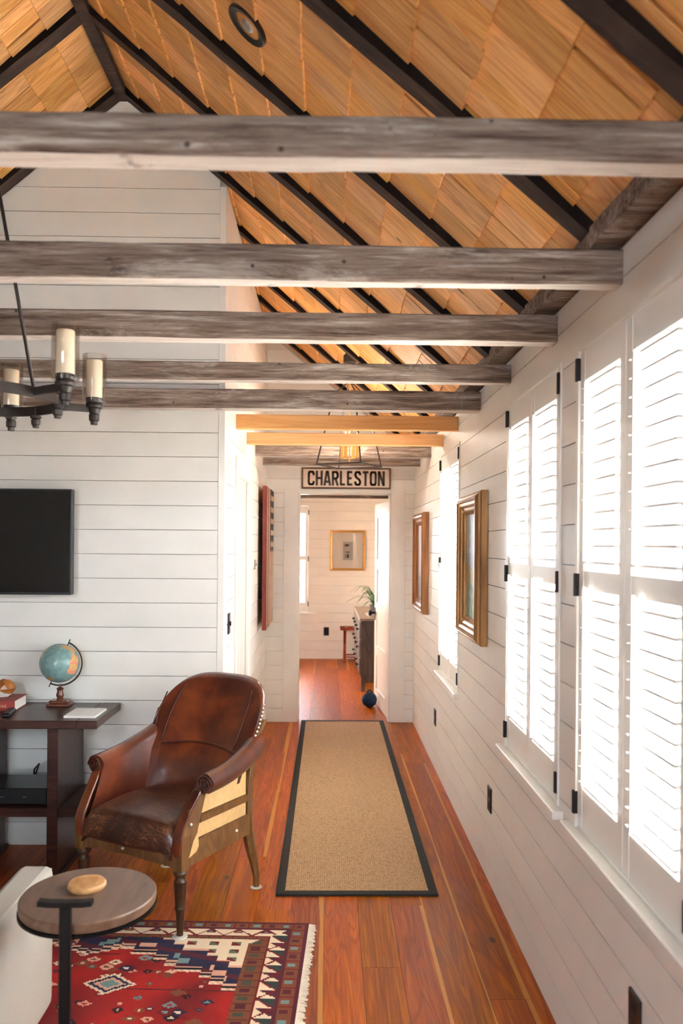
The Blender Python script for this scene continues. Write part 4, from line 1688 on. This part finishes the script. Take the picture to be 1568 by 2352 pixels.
# ------------------------------------------------------------------ console table
con = empty('console_table', (-1.10, 4.09, 0))
tag(con, 'dark brown console table with slab legs and low shelf below the television', 'table')
CX0 = -1.30   # local left end (out of view)
ZT = .772
mb = MB()
mb.box(CX0, -.10, -.224, .222, ZT - .040, ZT, .003)
mb.build('table_top', 'dark_wood', con, smooth=True)
boxo('breadboard_end', 'dark_wood', con, -.099, 0, -.224, .222, ZT - .040, ZT, .003)
for x in (-.243, -.655, -1.10):
    m = MB().box(x, x + .052, -.205, .205, .022, ZT - .041, .002)
    m.build('leg', 'dark_wood', con, smooth=True)
    boxo('leg_foot', 'dark_wood', con, x - .015, x + .067, -.212, .212, .0005, .0225, .002)
for x0, x1 in ((CX0, -1.10), (-1.048, -.655), (-.603, -.243), (-.191, -.005)):
    boxo('shelf', 'dark_wood', con, x0 + .0005, x1 - .0005, -.195, .205, .30, .342, .002)

# things on the console
tv = empty('television', (-1.838, 4.238, 1.352))
tag(tv, 'black flat television mounted on the white shiplap wall', 'television')
TW, THH = .985, .556
boxo('casing', 'black_plastic', tv, -TW / 2, TW / 2, 0, .045, 0, THH, .003)
boxo('screen', 'screen', tv, -TW / 2 + .009, TW / 2 - .009, -.0025, .0, .014, THH - .009)
for x0, x1, z0, z1 in ((-TW / 2, TW / 2, 0, .013), (-TW / 2, TW / 2, THH - .008, THH), (-TW / 2, -TW / 2 + .008, .013, THH - .008), (TW / 2 - .008, TW / 2, .013, THH - .008)):
    boxo('bezel', 'black_plastic', tv, x0, x1, -.005, .0, z0, z1, .001)
boxo('wall_mount', 'black_metal', tv, -.2, .2, .045, .101, .15, .42)

gl = empty('desk_globe', (-1.398, 4.235, ZT))
tag(gl, 'small teal desk globe on a turned wooden stand', 'globe')
mb = MB()
mb.box(-.060, .060, -.045, .045, .0005, .014, .003)
mb.box(-.050, .050, -.037, .037, .014, .030, .006)
mb.build('base', 'globe_wood', gl, smooth=True)
MB().lathe([(.018, .029), (.020, .034), (.015, .040), (.019, .048), (.0205, .056), (.017, .066), (.0145, .080), (.0175, .086), (.0185, .090), (.012, .094), (.006, .098), (.005, .112)], 20).build('stem', 'globe_wood', gl, smooth=True)
GR = .1015
gc = Vector((-.004, 0, .222))
gs = MB().sphere((0, 0, 0), GR, nu=96, nv=60)
so = gs.build('sphere', 'globe_map', gl, smooth='full', fix=False)
so.location = gc
so.rotation_euler = (R(-6), R(23.5), 0)


def globe_col(c):
    d = c.normalized()
    n1 = noise.fractal(d * 1.7 + Vector((3.1, 0.2, 1.7)), 1.0, 2.0, 4)
    sea = mixc((112, 146, 144), (140, 170, 164), .5 + noise.noise(d * 5) * .8)
    lon = math.degrees(math.atan2(d.x, -d.y))
    lat = math.degrees(math.asin(max(-1, min(1, d.z))))
    if abs(lat) < .8 or abs(lon % 30) < .5: sea = mixc(sea, (86, 112, 112), .35)
    # land at the right limb and an island continent low down
    def blob(lo, la, rlo, rla, k):
        q = ((lon - lo) / rlo) ** 2 + ((lat - la) / rla) ** 2
        return q + n1 * k < 1
    if blob(62, 18, 20, 30, 1.6): return (226, 150, 116) if noise.noise(d * 6) > 0 else (220, 176, 112)
    if blob(40, 66, 46, 12, 1.8): return (206, 160, 108)
    if blob(8, -56, 15, 9, 1.2): return (208, 146, 60)
    if blob(-78, 10, 16, 34, 1.8): return (198, 178, 130)
    if blob(150, 20, 40, 40, 1.5): return (206, 176, 120)
    return sea


pattern(so, globe_col)
ax = Vector((math.sin(R(23.5)), 0, math.cos(R(23.5))))
pts = []
for k in range(25):
    a = R(23.5) + PI * k / 24
    pts.append(gc + Vector((math.sin(a), 0, math.cos(a))) * .117)
MB().tube(pts, .0, flat=(.009, .006)).build('meridian_arm', 'iron', gl) if False else MB().tube(pts, .0042, 8).build('meridian_arm', 'iron', gl, smooth='full')
MB().tube([gc + ax * .098, gc + ax * .136], .0028, 8).build('axis_pin', 'iron', gl)
MB().tube([gc - ax * .098, gc - ax * .136], .0028, 8).build('axis_pin', 'iron', gl)

bk = empty('book', (-1.69, 4.16, ZT), R(2))
tag(bk, 'thick red hardback book lying under the amber stone', 'book')
boxo('cover', 'book_red', bk, -.13, .115, -.09, .09, .0005, .004)
boxo('cover', 'book_red', bk, -.13, .115, -.09, .09, .052, .056)
spn = boxo('spine', 'book_red', bk, -.13, .115, -.093, -.089, .0005, .056, .001)
boxo('pages', 'paper', bk, -.126, .111, -.0885, .086, .0041, .0519)
for k in range(9):
    boxo('title_print', 'book_gilt', spn, -.04 + k * .013, -.031 + k * .013, -.0938, -.0929, .020, .034)

ge = empty('geode_half', (-1.665, 4.165, ZT + .0562))
tag(ge, 'amber and white split stone sitting on the red book', 'stone')
vs_, fs_ = [], []
random.seed(9)
bm = bmesh.new()
bmesh.ops.create_icosphere(bm, subdivisions=2, radius=1)
for v in bm.verts:
    k = 1 + .14 * noise.noise(v.co * 2.1)
    v.co = Vector((v.co.x * .062 * k, v.co.y * .045 * k, v.co.z * .048 * k))
def half(keep_amber):
    b2 = bm.copy()
    nrm = Vector((.55, -.35, .75)).normalized()
    bmesh.ops.bisect_plane(b2, geom=b2.verts[:] + b2.edges[:] + b2.faces[:], plane_co=nrm * .008, plane_no=nrm, clear_outer=not keep_amber, clear_inner=keep_amber)
    ed_ = [e for e in b2.edges if e.is_boundary]
    bmesh.ops.edgeloop_fill(b2, edges=ed_)
    b2.verts.index_update()
    mb_ = MB().add([v.co + Vector((0, 0, .046)) for v in b2.verts], [[v.index for v in f.verts] for f in b2.faces])
    b2.free()
    return mb_
half(False).build('stone_shell', 'stone_white', ge)
half(True).build('amber_core', 'geode_amber', ge)
bm.free()

for i, (x, y, rz, lab) in enumerate(((-1.655, 3.985, 18, 'left of the two black remotes at the front of the console'), (-1.575, 4.005, 10, 'right of the two black remotes, nearer the globe'))):
    rm = empty('remote_control', (x, y, ZT), R(rz))
    tag(rm, lab, 'remote', 'remotes on the console')
    rbd = boxo('remote_body', 'black_plastic', rm, -.021, .021, -.075, .075, .0005, .020, .007)
    for q in range(3):
        boxo('button', 'remote_key', rbd, -.008, .008, -.04 + q * .03, -.025 + q * .03, .0195, .0215, .001)
np_ = empty('notepad', (-1.2, 4.02, ZT), R(-1))
tag(np_, 'white paper notepad at the right end of the console', 'notepad')
boxo('sheets', 'notepad_paper', np_, -.077, .077, -.095, .095, .0005, .011, .0005)
boxo('binding_strip', 'steel_plate', np_, -.077, .077, .085, .0955, .0105, .0125)

cb = empty('cable_box', (-1.515, 4.075, .342))
tag(cb, 'black cable box on the low shelf of the console', 'electronics')
boxo('casing', 'black_box', cb, -.165, .155, -.14, .10, .006, .085, .003)
for sx in (-.15, .14):
    for sy in (-.12, .08):
        MB().lathe([(.010, 0.0005), (.012, .006)], 12, M=Matrix.Translation((sx, sy, 0))).build('foot', 'black_plastic', cb)
fpn = boxo('front_panel', 'black_plastic', cb, -.163, .153, -.1425, -.140, .01, .08)
for x in (-.085, -.072, -.06, .04, .05):
    boxo('status_mark', 'remote_key', fpn, x, x + .007, -.1435, -.1424, .040, .045)
cd = MB().tube([(-1.52 + .0 * k, 4.19 + .02 * math.sin(k), .345 + .0) for k in (0,)] + [(-1.515, 4.215, .42), (-1.51, 4.25, .46), (-1.55, 4.29, .42), (-1.56, 4.3135, .30), (-1.545, 4.3135, .24), (-1.585, 4.3135, .215), (-1.66, 4.3135, .21)], .0045, 8)
o = cd.build('power_cord', 'black_plastic', None, smooth='full')
tag(o, 'black cord running down behind the console shelf', 'cord')

# ------------------------------------------------------------------ round side table
tb = empty('side_table', (-.679, 2.318, 0))
tag(tb, 'small round wooden drink table with black steel handle and pole', 'side table')
MB().lathe([(0, .587), (.178, .587), (.188, .592), (.190, .598), (.190, .616), (.187, .620), (0, .620)], 64).build('table_top', 'walnut_top', tb, smooth=True)
MB().lathe([(.0, .578), (.186, .578), (.1925, .581), (.1925, .590), (.189, .590), (.186, .5865), (0, .5865)], 64).build('rim_tray', 'black_metal', tb, smooth=True)
boxo('pole', 'black_metal', tb, -.0145, .0145, -.216, -.1945, .012, .676, .003)
hp = [(-.070, -.206, .686), (-.045, -.206, .683), (0, -.206, .682), (.045, -.206, .683), (.070, -.206, .686)]
MB().tube(hp, .0, flat=(.024, .013)).build('handle', 'black_metal', tb)
boxo('bracket', 'black_metal', tb, -.012, .012, -.2, -.06, .566, .578)
MB().lathe([(0, .0005), (.15, .0005), (.152, .004), (.15, .011), (.02, .013), (0, .013)], 48, M=Matrix.Translation((0, -.07, .0100))).build('base_plate', 'black_metal', tb, smooth=True)
cs = empty('coaster', (-.695, 2.355, .620), R(8))
tag(cs, 'round light wooden coaster lying on the small drink table', 'coaster')
MB().lathe([(0, .0005), (.050, .0005), (.0545, .006), (.055, .012), (.051, .018), (0, .019)], 40).build('disc', 'coaster_wood', cs, smooth=True)
for k in range(-2, 3):
    boxo('groove_rib', 'coaster_wood', cs, -.03, .03, k * .011 - .003, k * .011 + .003, .0185, .0205, .0008)

# ------------------------------------------------------------------ sofa, only its arm in view
sf = empty('sofa', (-.945, 2.83, 0))
tag(sf, 'off-white linen sofa, only its arm showing at the lower left', 'sofa')


def soft_box(name, mat, x0, x1, y0, y1, z0, z1, bev, sub=1, jit=.004):
    bm_ = bmesh.new()
    bmesh.ops.create_cube(bm_, size=1)
    for v in bm_.verts:
        v.co = Vector((x0 + (v.co.x + .5) * (x1 - x0), y0 + (v.co.y + .5) * (y1 - y0), z0 + (v.co.z + .5) * (z1 - z0)))
    bmesh.ops.subdivide_edges(bm_, edges=bm_.edges[:], cuts=5, use_grid_fill=True)
    bmesh.ops.bevel(bm_, geom=[e for e in bm_.edges if e.is_manifold and e.calc_face_angle(0) > 1], offset=bev, segments=3, affect='EDGES', profile=.5)
    for v in bm_.verts:
        v.co += Vector((noise.noise(v.co * 5), noise.noise(v.co * 5 + Vector((7, 0, 0))), noise.noise(v.co * 5 + Vector((0, 9, 0))))) * jit
    bm_.verts.index_update()
    mb_ = MB().add([v.co.copy() for v in bm_.verts], [[v.index for v in f.verts] for f in bm_.faces])
    bm_.free()
    return mb_.build(name, mat, sf, smooth='full', sub=sub)


soft_box('arm', 'linen', -.125, 0, -.95, 0, .012, .502, .028)
soft_box('base', 'linen', -1.9, -.127, -.93, -.02, .03, .27, .02)
soft_box('seat_cushion', 'linen_cushion', -1.0, -.13, -.80, -.015, .275, .40, .04)
soft_box('seat_cushion', 'linen_cushion', -1.88, -1.005, -.80, -.015, .275, .40, .04)
MB().tube([(-.012, -.94, .487), (-.012, -.5, .489), (-.012, -.014, .487)], .004, 8).build('welt', 'linen_cushion', sf, smooth='full')
for x, y in ((-.06, -.05), (-.06, -.88), (-1.84, -.05), (-1.84, -.88)):
    MB().lathe([(.018, .0105), (.022, .03)], 12, M=Matrix.Translation((x, y, 0))).build('foot', 'dark_wood', sf)

# ------------------------------------------------------------------ chandelier
CC = Vector((-1.21, 2.735, 0))
ch = empty('candle_chandelier', (CC.x, CC.y, 2.115))
tag(ch, 'dark iron ring chandelier with glass hurricane candle shades', 'chandelier')
RR = .285
ring = [(RR * math.cos(2 * PI * k / 64), RR * math.sin(2 * PI * k / 64), 0) for k in range(64)]
MB().tube(ring, 0, closed=True, flat=(.011, .034)).build('ring', 'iron', ch, smooth=True)
HUBZ = 1.10
for k in range(6):
    a = R(-26 + 60 * k)
    ca, sa_ = math.cos(a), math.sin(a)
    rc = .418
    ar = MB().tube([(ca * (RR + .004), sa_ * (RR + .004), .0), (ca * .33, sa_ * .33, .004), (ca * (rc - .02), sa_ * (rc - .02), .006)], 0, flat=(.010, .026))
    arm_o = ar.build('arm', 'iron', ch)
    T = Matrix.Translation((ca * rc, sa_ * rc, 0))
    cup = MB().lathe([(0, -.052), (.012, -.052), (.013, -.040), (.018, -.036), (.019, -.016), (.016, -.012), (.020, -.004), (.022, .006), (.030, .010), (.032, .018), (.030, .024), (.012, .026), (.0, .026)], 20, M=T)
    cup.build('candle_cup', 'iron', arm_o, smooth=True)
    col_ = MB().lathe([(.029, .027), (.030, .046), (.0, .046)], 20, M=T)
    col_.build('candle_collar', 'iron', arm_o, smooth=True)
    MB().lathe([(.029, .0465), (.029, .182), (.027, .185), (0, .185)], 20, M=T).build('candle', 'candle_glow', arm_o, smooth=True)
    MB().lathe([(.030, .0262), (.042, .027), (.0435, .034), (.0435, .205), (.0420, .205), (.0420, .035), (.030, .0285)], 28, M=T, cap=False).build('hurricane_shade', 'hurricane_glass', arm_o, smooth=True)
    # small finial under the ring between two candles
    fa = R(-26 + 30 + 60 * k)
    F = Matrix.Translation((RR * math.cos(fa), RR * math.sin(fa), 0))
    MB().lathe([(0, -.062), (.011, -.062), (.012, -.054), (.016, -.050), (.017, -.034), (.014, -.030), (.020, -.027), (.020, -.019), (.010, -.016), (.008, .014)], 16, M=F).build('finial', 'iron', ch, smooth=True)
for k in range(3):
    a = R(-26 + 120 * k)
    MB().tube([(RR * math.cos(a), RR * math.sin(a), .01), (.02 * math.cos(a), .02 * math.sin(a), HUBZ)], .006, 10).build('rod', 'iron', ch, smooth='full')
topz = roofz(CC.x) - 2.115
MB().lathe([(.0, HUBZ - .03), (.022, HUBZ - .025), (.03, HUBZ), (.022, HUBZ + .03), (.007, HUBZ + .035), (.007, topz - .02)], 18).build('stem', 'iron', ch, smooth=True)
MB().lathe([(.007, topz - .045), (.05, topz - .03), (.06, topz - .005), (.06, topz + .045), (0, topz + .045)], 24).build('canopy', 'iron', ch, smooth=True)

# ------------------------------------------------------------------ hall lantern
ln = empty('hall_lantern', (.155, 5.86, 2.205), R(17))
tag(ln, 'open dark metal lantern with brass candle sleeves hanging over the hall', 'lantern')
hb_, ht_, LH = .25, .12, .52     # half diagonals at bottom and top
cor = [(math.cos(R(90 * k)), math.sin(R(90 * k))) for k in range(4)]
for k in range(4):
    c0, c1 = cor[k], cor[(k + 1) % 4]
    MB().tube([(c0[0] * hb_, c0[1] * hb_, 0), (c1[0] * hb_, c1[1] * hb_, 0)], 0, flat=(.011, .011)).build('bottom_bar', 'iron', ln)
    MB().tube([(c0[0] * ht_, c0[1] * ht_, LH), (c1[0] * ht_, c1[1] * ht_, LH)], 0, flat=(.010, .010)).build('top_bar', 'iron', ln)
    MB().tube([(c0[0] * hb_, c0[1] * hb_, 0), (c0[0] * ht_, c0[1] * ht_, LH)], .0058, 6).build('post', 'iron', ln)
    MB().tube([(c0[0] * ht_, c0[1] * ht_, LH), (0, 0, LH + .10)], .0045, 6).build('top_strut', 'iron', ln)
    a = R(90 * k + 45)
    T = Matrix.Translation((.062 * math.cos(a), .062 * math.sin(a), 0))
    slv = MB().lathe([(.0, .055), (.017, .055), (.017, .066), (.0125, .068), (.0125, .17), (.0, .17)], 14, M=T).build('candle_sleeve', 'brass', ln, smooth=True)
    MB().lathe([(.006, .17), (.013, .19), (.012, .21), (.0, .24)], 12, M=T).build('bulb', 'candle_glow', slv, smooth=True)
    MB().tube([(0, 0, .05), (.062 * math.cos(a), .062 * math.sin(a), .056)], .005, 6).build('candle_arm', 'brass', ln)
ll = bpy.data.lights.new('lantern_bulbs', 'POINT')
ll.energy = 1.2
ll.color = (1.0, .88, .74)
ll.shadow_soft_size = .05
llo = bpy.data.objects.new('lantern_bulbs', ll)
COL.objects.link(llo)
llo.parent = ln
llo.location = (0, 0, .27)
MB().tube([(0, 0, .03), (0, 0, LH + .10)], .006, 8).build('centre_rod', 'brass', ln)
zc = roofz(.155, DZ) - 2.205
MB().tube([(0, 0, LH + .10), (0, 0, zc - .01)], .006, 8).build('stem', 'iron', ln)
MB().lathe([(.0, zc - .075), (.05, zc - .07), (.05, zc - .02), (.0, zc + .04)], 20).build('canopy', 'iron', ln, smooth=True)

# ------------------------------------------------------------------ rear room furniture
dr = empty('dresser', (.62, 9.72, 0))
tag(dr, 'tall brown dresser with dark drawer knobs in the rear room', 'dresser')
DX0, DX1, DYa, DYb = -.245, .24, -.87, .87
boxo('body', 'grey_dresser', dr, DX0, DX1, DYa, DYb, .16, .785, .003)
boxo('dresser_top', 'dresser_top', dr, DX0 - .015, DX1, DYa - .015, DYb + .015, .785, .81, .003)
for sx in (DX0 + .03, DX1 - .03):
    for sy in (DYa + .03, DYb - .03):
        boxo('leg', 'grey_dresser', dr, sx - .022, sx + .022, sy - .022, sy + .022, .0005, .16, .002)
boxo('apron', 'grey_dresser', dr, DX0 + .02, DX1 - .02, DYa + .012, DYa + .03, .10, .16)
for i in range(3):
    for j in range(2):
        z0 = .18 + i * .2
        y0 = DYa + .03 + j * .85
        d = boxo('drawer', 'grey_dresser', dr, DX0 - .012, DX0 - .0005, y0, y0 + .82, z0, z0 + .185, .003)
        for yy in (y0 + .2, y0 + .62):
            MB().lathe([(.008, 0), (.007, .012), (.017, .02), (.016, .03), (0, .034)], 14, M=Matrix.Translation((DX0 - .012, yy, z0 + .0925)) @ Matrix.Rotation(-PI / 2, 4, 'Y')).build('knob', 'black_metal', d, smooth=True)

pt = empty('potted_plant', (.565, 9.42, .81))
tag(pt, 'spiky green potted plant on the dresser', 'plant')
MB().lathe([(0, .0005), (.05, .0005), (.06, .02), (.064, .11), (.058, .115), (.05, .10), (0, .10)], 20).build('pot', 'pot_grey', pt, smooth=True)
random.seed(3)
for k in range(20):
    a = 2 * PI * k / 20 + random.uniform(-.15, .15)
    L = random.uniform(.20, .36)
    lift = random.uniform(.05, .30)
    vs, fs = [], []
    n = 7
    for i in range(n + 1):
        t = i / n
        rr_ = L * t
        z = .10 + lift * math.sin(min(1, t * 1.15) * PI * .62) - .10 * t * t
        w_ = .019 * (1 - t) ** .6 * (1 if t > .1 else .7) + .001
        side = Vector((-math.sin(a), math.cos(a), 0)) * w_
        p = Vector((math.cos(a) * rr_, math.sin(a) * rr_, z))
        vs += [p - side, p + Vector((0, 0, -.003)), p + side, p + Vector((0, 0, -.0015))]
    for i in range(n):
        for q in range(4):
            q2 = (q + 1) % 4
            fs.append((i * 4 + q, i * 4 + q2, i * 4 + 4 + q2, i * 4 + 4 + q))
    fs += [(0, 1, 2, 3), tuple(n * 4 + q for q in range(4))]
    MB().add(vs, fs).build('leaf', 'leaf_green', pt, smooth='full')
bw = empty('white_bowl', (.50, 9.05, .81))
tag(bw, 'low white bowl at the near end of the dresser top', 'bowl')
MB().lathe([(0, .0005), (.03, .0005), (.055, .02), (.068, .045), (.065, .045), (.052, .024), (.028, .008), (0, .007)], 24).build('bowl_shell', 'bowl_white', bw, smooth=True)
lp = empty('table_lamp', (.755, 9.95, .81))
tag(lp, 'table lamp with cream shade mostly hidden behind the open door', 'lamp')
MB().lathe([(0, .0005), (.07, .0005), (.07, .012), (.02, .02), (.03, .10), (.045, .17), (.03, .24), (.012, .28), (.01, .40)], 20).build('lamp_base', 'stone_white', lp, smooth=True)
MB().lathe([(.15, .36), (.11, .58), (.107, .58), (.147, .36)], 28, cap=False).build('lamp_shade', 'lamp_shade', lp, smooth=True)

lr = empty('luggage_rack', (.30, 11.16, 0))
tag(lr, 'small reddish wooden folding stand against the rear wall', 'stand')
for y in (-.14, .14):
    boxo('top_bar', 'red_wood', lr, -.115, .26, y - .012, y + .012, .445, .475, .003)
for x in (-.05, .22):
    for s in (-1, 1):
        MB().tube([(x, s * .135, .445), (x, -s * .16, .012)], .0, flat=(.036, .022)).build('leg', 'red_wood', lr)
for s in (-1, 1):
    boxo('stretcher', 'red_wood', lr, -.03, .20, s * .12 - .008, s * .12 + .008, .065, .085)
for x in (-.03, .08, .19):
    boxo('strap', 'dark_wood', lr, x - .02, x + .02, -.13, .13, .4765, .480)

db = empty('door_stop', (.432, 8.02, 0))
tag(db, 'round navy blue knotted door stop on the floor by the open door', 'door stop')
ball = MB()
def knot(u, v):
    t, a = PI * v, 2 * PI * u
    d = Vector((math.sin(t) * math.cos(a), math.sin(t) * math.sin(a), -math.cos(t)))
    q = 1 + .05 * math.sin(6 * (d.x + d.z) * 2) * math.cos(6 * (d.y - d.z) * 2)
    return Vector((d.x * .076 * q, d.y * .076 * q, .074 + d.z * .073 * (q if d.z > -.6 else 1)))
ball.grid(knot, 32, 20, closed_u=True)
ball.build('knot', 'blue_knit', db, smooth='full')
hl_ = [(-.03 + .06 * k / 8, .0, .14 + .03 * math.sin(PI * k / 8)) for k in range(9)]
MB().tube(hl_, .008, 8).build('loop_handle', 'blue_knit', db, smooth='full')
